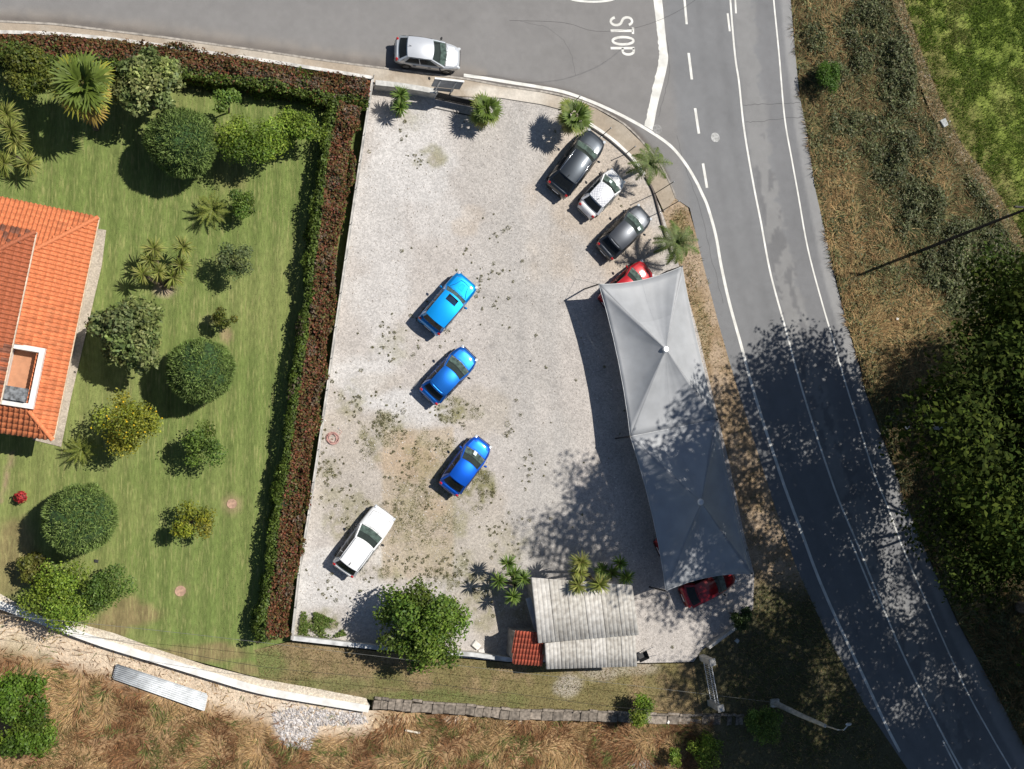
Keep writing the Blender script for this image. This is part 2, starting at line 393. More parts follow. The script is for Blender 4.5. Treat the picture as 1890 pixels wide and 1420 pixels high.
# STOP lettering, read by a driver heading for the line (letter up = photo right)
def letter(strokes, x0, x1, y0, y1):
    m = MB()
    for s in strokes:
        pts = [G(x0+(x1-x0)*v, y0+(y1-y0)*u, .008) for (u,v) in s]
        L = offset_pair([Vector(p) for p in pts], .17); V=[]; F=[]
        for a,b in L: V += [(a.x,a.y,.008),(b.x,b.y,.008)]
        for i in range(len(L)-1): F.append((2*i,2*i+1,2*i+3,2*i+2))
        m.add(V,F)
    m.build('letter', WHITE_PAINT, road)
arc = lambda cx,cy,rx,ry,a0,a1,n=9: [(cx+rx*math.cos(R(a0+(a1-a0)*i/n)), cy+ry*math.sin(R(a0+(a1-a0)*i/n))) for i in range(n+1)]
S = arc(.5,.75,.42,.22,20,180,7)+arc(.5,.75,.42,.22,190,265,4)+arc(.5,.27,.42,.24,85,-10,5)+arc(.5,.27,.42,.24,-20,-165,7)
letter([S],1126,1168,31,48)
letter([[(0,.96),(.5,.96),(1,.96)],[(.5,.94),(.5,.5),(.5,.0)]],1127,1170,51,63)
letter([arc(.5,.5,.45,.46,0,360,22)],1129,1171,68,83)
letter([[(.08,.0),(.08,.5),(.08,1)],[(.08,.97),(.5,.97)]+arc(.5,.74,.42,.23,90,-90,8)+[(.5,.51),(.1,.51)]],1127,1171,88,102)
for sp,w in (([(1373,195),(1400,193),(1440,192),(1476,189)],.035),([(1376,226),(1405,224),(1445,219),(1484,216)],.03),([(1228,60),(1236,120),(1228,170),(1216,215)],.02),([(960,40),(1010,52),(1050,90),(1062,140)],.015),([(1250,250),(1262,300),(1290,380),(1312,470),(1335,560)],.02)):
    rr_=random.Random(int(sp[0][0])); jj=[(p[0]+rr_.uniform(-1.5,1.5),p[1]+rr_.uniform(-1.5,1.5)) for p in smooth_line(sp,6)]
    P_=GP(jj,.004); L_=offset_pair(P_,w); V=[];F=[]
    for a,b in L_: V+=[(a.x,a.y,.004),(b.x,b.y,.004)]
    for i in range(len(L_)-1): F.append((2*i,2*i+1,2*i+3,2*i+2))
    obj('tar_seam',V,F,mat('tar',(.07,.07,.072),.8),road)
# manhole covers in the road
def disc(name, px, py, r, z, m, label, cat, h=.012):
    c = G(px,py,0); o = thing(name, label, cat, (c.x,c.y,0))
    b = MB(); n=24
    pr=[(0,z+h),(r*.82,z+h),(r*.84,z+h-.006),(r*.88,z+h-.006),(r*.9,z+h),(r,z+h),(r,z-.002)]
    V=[];F=[]
    for (rr,zz) in pr:
        for k in range(n): V.append((rr*math.cos(2*math.pi*k/n), rr*math.sin(2*math.pi*k/n), zz))
    for i in range(len(pr)-1):
        for k in range(n): F.append((i*n+k,(i+1)*n+k,(i+1)*n+(k+1)%n,i*n+(k+1)%n))
    b.add(V,F); b.build('cover', m, o)
    s = MB()
    for k in range(-3,4): s.box(-r*.5,r*.5,k*r*.16-.012,k*r*.16+.012,z+h,z+h+.006)
    s.build('grip_ribs', m, o)
    return o
M_MAN1 = mat('cover_pale', (.40,.40,.39), .8, var=.15, vscale=6); M_MAN2 = mat('cover_dull', (.25,.245,.24), .8, var=.12, vscale=6)
disc('manhole_cover',1320,254,.33,.004,M_MAN1,'pale round manhole cover in the main road','manhole cover')
disc('manhole_cover',1213,239,.33,.004,M_MAN2,'dull round manhole cover at the foot of the stop line','manhole cover')
# ---- base of the garden and lot
def lawn_col(px,py,x,y):
    d = G(600,300)-G(520,1100); dx,dy = d.x/d.length, d.y/d.length
    u = -x*dy+y*dx; v = x*dx+y*dy
    s = .5+.5*np.sin(u*5.2+1.2*fbm(u*.7,v*.06,3)*6)
    st = vn(u*4.0, v*.35, 8); n = fbm(x*.5,y*.5,11); big = fbm(x*.12,y*.12,14)
    c = np.tile(C(.135,.18,.048),(len(px),1))
    c = mix(c, C(.16,.205,.058), np.clip(.45*s+.5*(n-.3),0,1))
    c = mix(c, C(.33,.31,.14), np.clip((st-.5)*1.8,0,1)*.12*sstep(.35,.6,n+.2*(big-.5)))
    c = mix(c, C(.27,.27,.10), sstep(.45,.7,big)*.3)
    dry = blob(px,py,[(250,1138,70,22,.9),(370,1206,130,20,.9),(452,1236,40,18,.9),(20,1010,50,60,.8),(225,1122,35,22,.8),(25,1060,60,40,.7),(560,1240,120,40,.6),(640,190,45,40,.8),(420,300,40,60,.35),(60,1140,120,30,.9),(160,1165,80,25,.9)],4)
    c = mix(c, C(.24,.17,.09), dry*.85)
    path = np.clip(1-np.abs((px-12)-(880-py)*.23)/7,0,1)*(py>835)*(py<930)*(px<40)
    c = mix(c, C(.30,.20,.14), path*.8)
    bare = blob(px,py,[(428,930,22,22,.6),(333,1090,16,16,.35),(418,618,10,16,.8),(385,590,14,10,.3)],6,.3)
    c = mix(c, C(.30,.22,.13), bare)
    pot = blob(px,py,[(303,535,24,16,.9)],2,.3)
    c = mix(c, C(.42,.32,.24), pot)
    soil = ((py < np.interp(px,[0,480,690],[128,185,195])) & (px<612)).astype(float)
    c = mix(c, C(.07,.065,.035), soil*.6)
    return c
LAWN = [(-70,64),(0,70),(200,82),(480,120),(688,152),(656,350),(618,604),(590,800),(551,1060),(538,1182),(500,1192),(470,1200),(480,1252),(300,1204),(140,1152),(75,1138),(0,1096),(-70,1060)]
lawn = sheet('lawn', LAWN, .0, .24, M_LAWN, lawn_col)
def lot_col(px,py,x,y):
    n = fbm(x*.35,y*.35,21); n2 = fbm(x*1.3,y*1.3,25); n3 = fbm(x*3.5,y*3.5,27,3)
    c = np.tile(C(.45,.415,.385),(len(px),1))
    wht = blob(px,py,[(760,280,110,110,.8),(700,420,70,120,.6),(800,400,60,60,.5),(700,560,60,120,.6),(660,690,70,50,.8),(740,740,70,30,1.),(760,760,60,35,1.),(740,1030,60,35,1.),(600,1080,60,70,.9),(620,1030,60,40,.8),(680,1100,60,40,.7),(590,960,30,60,.3)],13,.7,.015)
    c = mix(c, C(.56,.545,.53), wht*.85)
    wear = blob(px,py,[(960,600,90,330,.8),(1030,420,70,80,.5),(930,300,90,110,.5),(1000,900,80,180,.9),(900,1000,60,60,.6),(1020,1030,80,50,1.),(960,230,60,40,.6)],17,.5,.01)
    c = mix(c, C(.405,.385,.36), wear*.7)
    tan = blob(px,py,[(855,420,30,25,.5),(870,395,25,22,.4),(1080,330,100,120,.6),(1150,430,70,90,.7),(1010,470,50,60,.4),(805,295,25,18,.5)],19,.6)
    c = mix(c, C(.45,.36,.265), tan*.7)
    # old worn rectangle of earth in the middle, with a straight edge
    u = (px-690-(py-785)*-.02)/150; 
    slab = sstep(702,709,px+4*(n3-.5))*(1-sstep(835,839,px))*sstep(784,792,py+(px-850)*.06+5*(n3-.5))*(1-sstep(1055,1075,py+20*(n2-.5)))
    c = mix(c, C(.41,.345,.27), slab*.95)
    c = mix(c, C(.43,.27,.15), blob(px,py,[(760,850,45,60,.6),(720,850,25,30,.5),(800,940,30,25,.4)],23,.6)*.6)
    dirt = blob(px,py,[(700,880,160,170,.45),(880,960,70,120,.5),(640,800,60,90,.6),(880,760,60,50,.5),(690,710,50,30,.4),(900,1080,60,60,.6),(940,1150,60,50,.7)],29,.7,.02)
    c = mix(c, C(.36,.30,.215), dirt*.6)
    moss = blob(px,py,[(880,900,35,40,1.),(790,870,60,80,.8),(840,760,60,25,.8),(770,960,60,60,.7),(790,1030,90,30,.5),(650,740,30,30,.5),(690,820,25,40,.7),(600,870,14,14,.7),(610,890,30,60,.4),(720,800,45,40,.6),(840,960,30,60,.5),(640,970,50,60,.5),(940,1010,50,40,.4),(850,1060,50,30,.6),(700,1055,40,14,.9),(900,1120,60,40,.6),(770,220,30,20,.3),(800,290,40,18,.6),(730,640,35,35,.35),(590,1150,60,24,1.)],33,.75,.03)
    m2 = np.clip(moss*1.2*sstep(.38,.62,n3*.6+n2*.45),0,1)
    c = mix(c, C(.19,.18,.075), m2*(.85-.4*slab))
    tar = np.exp(-((px-(790+.02*py))/9)**2)*0
    # compacted wheel lanes from the entrance down the yard
    l1=np.exp(-((px-np.interp(py,[180,300,500,800,1100],[960,945,950,975,1020]))/14)**2)+np.exp(-((px-np.interp(py,[180,300,500,800,1100],[1000,1000,1005,1030,1075]))/14)**2)
    c = mix(c, C(.385,.365,.345), np.clip(l1*(.35+.5*n2),0,.55)); oil=blob(px,py,[(1040,560,12,9,.7),(930,700,9,8,.6),(985,480,8,7,.5),(1010,880,14,9,.6),(905,640,7,6,.5)],37,.5)
    c = mix(c, C(.20,.19,.185), oil*.55)
    return c*(.88+.2*n+.2*(n2-.5)+.12*(n3-.5))[:,None]
LOT = [(690,156),(760,166),(845,180),(925,180),(1000,192),(1050,205),(1088,228),(1130,258),(1172,296),(1200,340),(1222,392),(1240,445),(1262,520),(1290,620),(1318,740),(1345,850),(1372,980),(1392,1060),(1390,1125),(1330,1172),(1295,1200),(1280,1222),(1180,1224),(940,1222),(700,1200),(538,1182),(551,1060),(590,800),(618,604),(656,350)]
lot = sheet('gravel_lot', LOT, .03, .22, M_LOT, lot_col)
# pavement along the side road and round the corner
def pave_col(px,py,x,y):
    n = fbm(x*.6,y*.6,41); n2 = fbm(x*2.5,y*2.5,43)
    c = np.tile(C(.36,.30,.235),(len(px),1))
    c = mix(c, C(.47,.43,.37), sstep(.45,.7,n)*.6)
    c = mix(c, C(.60,.55,.48), blob(px,py,[(955,180,75,26,1.),(900,170,40,16,1.)],5,.35)*.9)
    c = mix(c, C(.30,.25,.19), sstep(1040,1120,px)*.5)
    return c*(.85+.3*n2)[:,None]
PAVE = [(p[0],p[1]+1) for p in ROAD_W[:20]] + [(1226,392),(1203,342),(1174,297),(1132,259),(1090,229),(1050,206),(1000,193),(925,181),(845,178),(760,164),(690,152),(480,115),(200,78),(0,66),(-70,62)]
pv = sheet('pavement', PAVE, .10, .3, M_PAVE, pave_col)
kb = MB(); kb.wall(GP(ROAD_W[:20],0,3), .12, -.05, .112); kb.build('kerb', mat('kerb_stone',(.33,.30,.265),.9,var=.15,vscale=4,bump=.3), pv)
# verge between lot and road
def verge_col(px,py,x,y):
    n = fbm(x*.8,y*.8,51); n2 = fbm(x*3,y*3,53)
    c = np.tile(C(.36,.275,.195),(len(px),1))
    c = mix(c, C(.25,.17,.09), sstep(.45,.65,n)*.6)
    c = mix(c, C(.24,.20,.09), blob(px,py,[(1252,440,18,60,.9),(1290,640,18,120,.5)],7)*.7)
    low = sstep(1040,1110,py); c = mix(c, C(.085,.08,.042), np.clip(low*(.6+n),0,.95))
    return c*(.8+.4*n2)[:,None]
VERGE = [(1243,364),(1270,384),(1284,430),(1295,477),(1308,528),(1328,604),(1346,667),(1362,720),(1380,776),(1410,872),(1428,929),(1473,1055),(1504,1123),(1530,1180),(1562,1238),(1595,1301),(1638,1365),(1672,1415),(1740,1510),(1300,1510),(1300,1330),(1280,1222),(1295,1200),(1330,1172),(1390,1125),(1392,1060),(1372,980),(1345,850),(1318,740),(1290,620),(1262,520),(1240,445),(1222,392)]
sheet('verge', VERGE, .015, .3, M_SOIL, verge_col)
# grass strip south of the lot wall
def strip_col(px,py,x,y):
    n = fbm(x*.5,y*.5,61); n2 = fbm(x*2,y*2,63)
    c = np.tile(C(.19,.16,.07),(len(px),1))
    c = mix(c, C(.27,.19,.11), sstep(.45,.62,n)*.7)
    c = mix(c, C(.13,.165,.05), blob(px,py,[(490,1222,55,34,1.),(600,1265,80,22,.7),(780,1290,120,18,.9),(900,1295,80,16,.6),(720,1255,40,20,.4)],9)*.8)
    c = mix(c, C(.42,.38,.33), blob(px,py,[(1045,1268,30,24,.9),(1110,1240,40,14,.7),(1180,1235,50,16,.6)],12,.5)*.8)
    return c*(.75+.5*n2)[:,None]
STRIP = [(538,1184),(700,1203),(940,1224),(1180,1226),(1280,1224),(1300,1330),(1232,1320),(1118,1316),(940,1309),(800,1297),(681,1291),(572,1271),(480,1254),(470,1200),(500,1193)]
sheet('grass_strip', STRIP, .0, .25, M_SOIL, strip_col)
# dry field to the south, lower than the garden
ZS = -.45
SX0=G(1120,1380).x; SX1=G(1290,1380).x
def south_h(x,y): return (fbm(x*.3,y*.3,71)-.5)*.3*(1-sstep(SX0,SX1,x))+.43*sstep(SX0,SX1,x)
def south_col(px,py,x,y):
    n = fbm(x*.6,y*.6,73); n2 = fbm(x*2.2,y*2.2,75)
    c = np.tile(C(.33,.215,.115),(len(px),1))
    c = mix(c, C(.20,.115,.06), sstep(.48,.68,n)*.8)
    soil = sstep(0,1, 1-np.abs(py-np.interp(px,[0,200,400,560,700],[1165,1215,1275,1320,1330]))/np.interp(px,[0,300,600,680,760],[48,50,50,40,1]))
    c = mix(c, C(.60,.49,.37), np.clip(soil*1.6,0,1)*.9)
    c = mix(c, C(.60,.55,.50), blob(px,py,[(545,1338,42,40,1.),(620,1322,40,16,1.),(655,1330,25,12,.7)],15,.4)*.9)
    c = mix(c, C(.44,.30,.16), blob(px,py,[(990,1390,90,30,.9),(720,1340,40,30,.9),(1080,1370,80,40,.6)],16,.6)*.8)
    c = mix(c, C(.17,.16,.07), blob(px,py,[(30,1190,40,25,.5),(85,1215,30,20,.5),(560,1380,60,20,.4),(770,1400,50,20,.6)],18,.8)*.7)
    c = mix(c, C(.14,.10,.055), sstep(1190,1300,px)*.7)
    c = mix(c, C(.38,.36,.33), blob(px,py,[(1200,1412,55,10,.9)],19,.3)*.8)
    return c*(.75+.5*n2)[:,None]
SOUTH = [(-90,1085),(0,1121),(102,1158),(190,1191),(305,1225),(406,1257),(480,1279),(572,1295),(681,1312),(760,1310),(940,1322),(1118,1328),(1310,1330),(1320,1520),(-90,1520)]
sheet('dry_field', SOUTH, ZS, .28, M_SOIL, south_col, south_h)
# pale sandy backfill behind the new wall
def sand_col(px,py,x,y):
    n = fbm(x*1.2,y*1.2,81)
    return mix(np.tile(C(.60,.53,.43),(len(px),1)), C(.50,.40,.28), sstep(.4,.7,n)*.6)
SAND = [(-70,1068),(0,1096),(76,1139),(142,1150),(211,1169),(292,1199),(380,1228),(480,1253),(572,1269),(676,1289),(681,1304),(572,1288),(470,1270),(400,1248),(300,1218),(190,1184),(100,1151),(0,1112),(-70,1085)]
sheet('sand_backfill', SAND, .02, .3, M_SOIL, sand_col)
# bank and field east of the road
def bank_h(x,y): return (fbm(x*.25,y*.25,91)-.45)*.5
def bank_col(px,py,x,y):
    n = fbm(x*.4,y*.4,93); n2 = fbm(x*1.8,y*1.8,95)
    c = np.tile(C(.115,.105,.045),(len(px),1))
    c = mix(c, C(.27,.20,.095), np.clip(BANK_TAN(px,py)*(.4+1.1*n),0,1)*.85)
    c = mix(c, C(.10,.11,.045), np.clip(.25+BANK_GREEN(px,py),0,1)*.75)
    return c*(.7+.6*n2)[:,None]
def BANK_TAN(px,py):
    return np.clip(.18+blob(px,py,[(1545,360,45,120,1.),(1575,520,45,110,1.),(1600,620,50,90,.9),(1680,580,70,70,.8),(1510,110,30,90,.5),(1560,60,50,60,.4),(1690,270,40,60,.6),(1730,330,30,40,.5),(1660,680,90,60,.7),(1640,450,50,60,.5),(1800,980,60,40,.6)],99,.6,.014),0,1)
def BANK_GREEN(px,py):
    return blob(px,py,[(1600,70,60,70,.8),(1655,150,45,100,1.),(1690,250,50,60,.8),(1630,260,60,60,.6),(1640,300,50,45,.9),(1700,390,60,70,1.),(1780,450,60,70,1.),(1820,350,50,60,.8),(1740,500,60,50,.9),(1790,560,60,40,.8),(1560,230,40,30,.5),(1530,140,40,30,.7),(1500,60,25,50,.5),(1860,480,50,60,.7)],97,.6,.012)
BANK = ROAD_E[0:] + [(2300,1510),(2300,900),(2120,760),(1960,600),(1890,500),(1850,425),(1800,345),(1755,285),(1715,200),(1680,110),(1645,0),(1620,-90)]
sheet('bank', BANK, -.01, .35, M_SOIL, bank_col, bank_h)
def track_col(px,py,x,y):
    n = fbm(x*1.2,y*1.2,101); return mix(np.tile(C(.26,.205,.125),(len(px),1)), C(.12,.125,.05), sstep(.42,.62,n)*.85)
TRACK = [(1620,-90),(1645,0),(1680,110),(1715,200),(1755,285),(1800,345),(1850,425),(1890,500),(1960,600),(1990,590),(1915,490),(1872,410),(1822,325),(1775,268),(1735,185),(1700,95),(1665,-5),(1640,-90)]
sheet('stony_track', TRACK, .12, .3, M_SOIL, track_col)
def field_col(px,py,x,y):
    n = fbm(x*.5,y*.5,111); n2 = fbm(x*1.5,y*1.5,113)
    c = np.tile(C(.15,.19,.035),(len(px),1)); c = mix(c, C(.24,.25,.075), sstep(.45,.7,n)*.6)
    e = 1-sstep(10,70, (px-1660)-(py*.5)); c = mix(c, C(.15,.125,.05), np.clip(e,0,1)*.7)
    return c*(.75+.5*n2)[:,None]
FIELD = [(1640,-90),(1665,-5),(1700,95),(1735,185),(1775,268),(1822,325),(1872,410),(1915,490),(1990,590),(2120,760),(2300,900),(2400,200),(2200,-90)]
sheet('field', FIELD, .06, .35, M_FIELD, field_col, lambda x,y:(fbm(x*.5,y*.5,117)-.5)*.2)
# stony apron round the house
def apron_col(px,py,x,y):
    return mix(np.tile(C(.47,.41,.34),(len(px),1)), C(.36,.31,.25), fbm(x*2,y*2,121))
sheet('house_apron', [(165,420),(196,425),(188,490),(160,610),(130,740),(113,825),(60,812),(70,780)], .05, .25, M_LOT, apron_col)
# ================================================================== buildings, walls, tent
TERRA = mat('terracotta', (.60,.17,.055), .75, var=.10, vscale=1.3, col2=(.47,.12,.04), coords='Object')
TERRA_OLD = mat('terracotta_weathered', (.42,.135,.055), .85, vscale=1.1, col2=(.10,.06,.045))
TERRA_RED = mat('terracotta_red', (.43,.10,.055), .75, var=.1, vscale=1.5, col2=(.35,.075,.04))
def tile_variants(nm, base, n, jit):
    out=[]
    rg=random.Random(7)
    for i in range(n):
        k=1+rg.uniform(-jit,jit); g=rg.uniform(-.02,.02)
        c=(min(1,base[0]*k),max(.01,base[1]*k+g*.6),max(.01,base[2]*k+g*.4))
        out.append(mat('%s_%d'%(nm,i), c, .78, var=.10, vscale=9, bump=.1))
    return out
TV = tile_variants('roof_tile_clay',(.64,.21,.085),7,.20)
TVO = tile_variants('roof_tile_old',(.40,.125,.055),3,.2)+tile_variants('roof_tile_lichen',(.20,.09,.055),2,.3)
TVR = tile_variants('roof_tile_red',(.42,.10,.055),4,.15)
def tile_mesh(w, l, m):
    """one interlocking clay tile: barrel + pan, raised at its lower end; x across, y up-slope"""
    prof = [(-w/2,.0),(-w*.30,-.004),(-w*.22,.010),(-w*.13,.060),(w*.07,.085),(w*.26,.060),(w*.36,.010),(w/2+.004,-.002)]
    V=[];
    for (yy,dz) in ((-.03,.014),(l,.0)):
        for (x,z) in prof: V.append((x,yy,z+dz+.012))
    n=len(prof); F=[(i,i+1,n+i+1,n+i) for i in range(n-1)]
    k=len(V)
    for (x,z) in prof: V.append((x,-.03,z+.0))      # front lip
    F += [(i+1,i,k+i,k+i+1) for i in range(n-1)]
    return mesh_data('tile', V, F, m, True)
def basis(O, U, Vv):
    u = U.normalized(); n = u.cross(Vv).normalized()
    if n.z < 0: n = -n
    v = n.cross(u)
    return u, v, n
def tile_plane(parent, base, poly, e0, e1, pw, pl, vars_, holes=(), limit=10**9, skew=0, stuffname='tiles'):
    """lay tiles on the plane of poly (3-D points); e0->e1 is the eave, tiles climb away from it"""
    U=(e1-e0); c=sum(poly,Vector())/len(poly)
    u=U.normalized(); nrm=None
    for i in range(len(poly)):
        t=u.cross(poly[i]-e0)
        if nrm is None or t.length>nrm.length: nrm=t
    nrm=nrm.normalized(); 
    if nrm.z<0: nrm=-nrm
    v=nrm.cross(u)
    if (c-e0).dot(v)<0: v=-v; flip=True
    else: flip=False
    to2=lambda p:((p-e0).dot(u),(p-e0).dot(v))
    P2=[to2(p) for p in poly]; H2=[[to2(p-nrm*((p-e0).dot(nrm))) for p in h] for h in holes]
    mn=min(p[0] for p in P2); mx=max(p[0] for p in P2); my=max(p[1] for p in P2)
    meshes=[tile_mesh(pw,pl,m) for m in vars_]
    rg=random.Random(int(abs(e0.x*100)));
    xa = u if not flip else -u
    M3=Matrix((xa,v,xa.cross(v))).transposed()
    if M3.col[2].z<0: M3=Matrix((-xa,v,(-xa).cross(v))).transposed()
    items=[]
    ncol=int((mx-mn)/pw)+1; nrow=int(my/(pl-.05))+1
    for i in range(ncol):
        for j in range(nrow):
            a=mn+(i+.5)*pw; b=j*(pl-.05)
            A=np.array([a]);B=np.array([b+pl*.45])
            if not inpoly(A,B,P2)[0]: continue
            if any(inpoly(A,B,h)[0] for h in H2): continue
            p=e0+u*a+v*b+nrm*(.02+rg.uniform(0,.008))
            items.append((p,rg.randrange(len(vars_)),rg.uniform(-.02,.02)))
    rest=MB(); cnt=0
    for (p,k,tw) in items:
        Mt=Matrix.Translation(p-base) @ M3.to_4x4() @ Matrix.Rotation(tw,4,'Z')
        if cnt<limit:
            o=bpy.data.objects.new('tile',meshes[k]); COL.objects.link(o); o.parent=parent; o.matrix_local=Mt; cnt+=1
        else:
            m=meshes[k]; rest.add([Mt@w.co for w in m.vertices],[tuple(f.vertices) for f in m.polygons])
    if rest.V:
        o=rest.build(stuffname, vars_[0], parent, True); o['kind']='stuff'
    return cnt
def ridge_tiles(parent, base, a, b, m, r=.11, step=.38):
    d=b-a; n=max(1,int(d.length/step)); d.normalize()
    side=d.cross(Vector((0,0,1))).normalized(); up=side.cross(d)
    V=[];F=[];k=6
    for (t,rr) in ((0,r*1.08),(step+.04,r*.9)):
        for i in range(k+1):
            an=math.pi*i/k; V.append((t, math.cos(an)*rr*1.15, math.sin(an)*rr))
    F=[(i,i+1,k+1+i+1,k+1+i) for i in range(k)]
    me=mesh_data('ridge_tile',V,F,m,True)
    M3=Matrix((d,side,up)).transposed()
    for i in range(n):
        o=bpy.data.objects.new('ridge_tile',me); COL.objects.link(o); o.parent=parent
        o.matrix_local=Matrix.Translation(a+d*(i*step)+up*.05-base)@M3.to_4x4()
def poly_prism(pts, z0, z1):
    n=len(pts); V=[(p[0],p[1],z0) for p in pts]+[(p[0],p[1],z1) for p in pts]
    F=[tuple(range(n))[::-1], tuple(range(n,2*n))]+[(i,(i+1)%n,n+(i+1)%n,n+i) for i in range(n)]
    return V,F
def loc(base, pts): return [Vector(p)-base for p in pts]
# ------------------------------------------------------------------ house
zE=3.0
NE=G(181,402,zE); SE=G(97,812,zE); 
ux=(NE-SE).normalized()                      # along the east eave, north
wx=Vector((-ux.y,ux.x,0));                   # towards the west
if wx.x>0: wx=-wx
hb=Vector(((NE+SE)/2+wx*6)); hb.z=0
house=thing('house','low white house with orange clay tile roof and sunken terrace beside the lawn','house',hb)
def hp(n,w,z): p=SE+ux*n+wx*w; return Vector((p.x,p.y,z))
LN=(NE-SE).length; sl_=.36; DW=4.15          # depth of the lower slope
zt=zE+DW*sl_
wl=MB(); V,F=poly_prism(loc(hb,[hp(.55,.55,0),hp(LN-.55,.55,0),hp(LN-.55,14,0),hp(.55,14,0)]),0,zE-.05); wl.add(V,F); wl.build('wall',PLASTER,house)
gut=MB(); gut.wall([p-hb for p in (hp(-.02,-.04,0),hp(LN+.02,-.04,0))], .10, zE-.12, zE-.03); gut.build('gutter',mat('gutter_cream',(.62,.50,.36),.6),house)
# lower roof: east, north and south slopes
TH=DW
roofE=[hp(0,0,zE),hp(LN,0,zE),hp(LN-TH,TH,zt),hp(TH,TH,zt)]
roofN=[hp(LN,0,zE),hp(LN,14,zE),hp(LN-TH,14,zt),hp(LN-TH,TH,zt)]
roofS=[hp(0,14,zE),hp(0,0,zE),hp(TH,TH,zt),hp(TH,14,zt)]
# terrace cut into the lower roof
tp=[G(25,631,4.35),G(79,643,4.35),G(56,756,4.35),G(-6,744,4.35)]
def nw(p): d=Vector((p.x,p.y,0))-Vector((SE.x,SE.y,0)); return d.dot(ux), d.dot(wx)
t_n0=(nw(tp[2])[0]+nw(tp[3])[0])/2; t_n1=(nw(tp[0])[0]+nw(tp[1])[0])/2
t_w0=(nw(tp[1])[1]+nw(tp[2])[1])/2; t_w1=max(nw(tp[0])[1],nw(tp[3])[1])
rb=MB(); pln=lambda P:[p-hb-Vector((0,0,.02)) for p in P]
def slopez(w): return zE+min(w,TH)*sl_
rb.add(pln([hp(0,0,zE),hp(t_n0,0,zE),hp(t_n0,min(t_n0,TH),slopez(t_n0)),]),[(0,1,2)])
rb.add(pln([hp(t_n0,0,zE),hp(t_n1,0,zE),hp(t_n1,t_w0,slopez(t_w0)),hp(t_n0,t_w0,slopez(t_w0))]),[(0,1,2,3)])
rb.add(pln([hp(t_n1,0,zE),hp(LN,0,zE),hp(LN-TH,TH,zt),hp(t_n1,TH,zt)]),[(0,1,2,3)])
rb.add(pln(roofN),[(0,1,2,3)])
rb.add(pln([hp(0,14,zE),hp(0,0,zE),hp(t_n0,t_n0,slopez(t_n0)),hp(t_n0,14,slopez(t_n0))]),[(0,1,2,3)])
roof=rb.build('roof',TERRA,house)
hole=[hp(t_n0,t_w0,5),hp(t_n1,t_w0,5),hp(t_n1,15,5),hp(t_n0,15,5)]
c1=tile_plane(roof,hb,[hp(0,0,zE),hp(LN,0,zE),hp(LN-TH,TH,zt),hp(t_n0,TH,zt),hp(t_n0,t_n0,slopez(t_n0))],SE,NE,.232,.44,TV,[hole],limit=200,stuffname='east_tiles')
tile_plane(roof,hb,[hp(0,0,zE),hp(0,7.5,zE),hp(t_n0,7.5,slopez(t_n0)),hp(t_n0,t_n0,slopez(t_n0))],hp(0,0,zE),hp(0,10,zE),.262,.36,TV,limit=60)
tile_plane(roof,hb,[hp(LN,0,zE),hp(LN,7.5,zE),hp(LN-TH,7.5,zt),hp(LN-TH,TH,zt)],hp(LN,0,zE),hp(LN,10,zE),.232,.44,TV,limit=20,stuffname='north_tiles')
ridge_tiles(roof,hb,hp(LN,0,zE),hp(LN-TH,TH,zt),TV[0]); ridge_tiles(roof,hb,hp(0,0,zE),hp(t_n0,t_n0,slopez(t_n0)),TV[1])
# upper storey with an older, stained roof
zU=4.95
ua=G(61,428,zU); ub=G(25,637,zU)
un0=-1.0+t_n0; un1=nw(ua)[0]; uw=(nw(ua)[1]+nw(ub)[1])/2
uwall=MB(); V,F=poly_prism(loc(hb,[hp(t_n0+.1,uw+.25,0),hp(un1-.3,uw+.25,0),hp(un1-.3,13.8,0),hp(t_n0+.1,13.8,0)]),zE-.2,zU-.03); uwall.add(V,F); uwall.build('wall',PLASTER,house)
ug=MB(); ug.wall([p-hb for p in (hp(t_n0,uw-.03,0),hp(un1,uw-.03,0))],.12,zU-.14,zU-.01); ug.build('gutter',mat('gutter_pale',(.66,.56,.44),.6),house)
UD=4.0; uz=zU+UD*.4
UE=[hp(t_n0-.2,uw,zU),hp(un1,uw,zU),hp(un1-UD,uw+UD,uz),hp(t_n0-.2,uw+UD,uz)]
UN=[hp(un1,uw,zU),hp(un1,13.9,zU),hp(un1-UD,13.9,uz),hp(un1-UD,uw+UD,uz)]
ur=MB(); ur.add(pln(UE),[(0,1,2,3)]); ur.add(pln(UN),[(0,1,2,3)])
uroof=ur.build('upper_roof',TERRA_OLD,house)
tile_plane(uroof,hb,UE,hp(t_n0-.2,uw,zU),hp(un1,uw,zU),.232,.44,TVO,limit=150,stuffname='upper_tiles')
tile_plane(uroof,hb,UN,hp(un1,uw,zU),hp(un1,13.9,zU),.232,.44,TVO,limit=40,stuffname='upper_tiles')
ridge_tiles(uroof,hb,hp(un1,uw,zU),hp(un1-UD,uw+UD,uz),TVO[0])
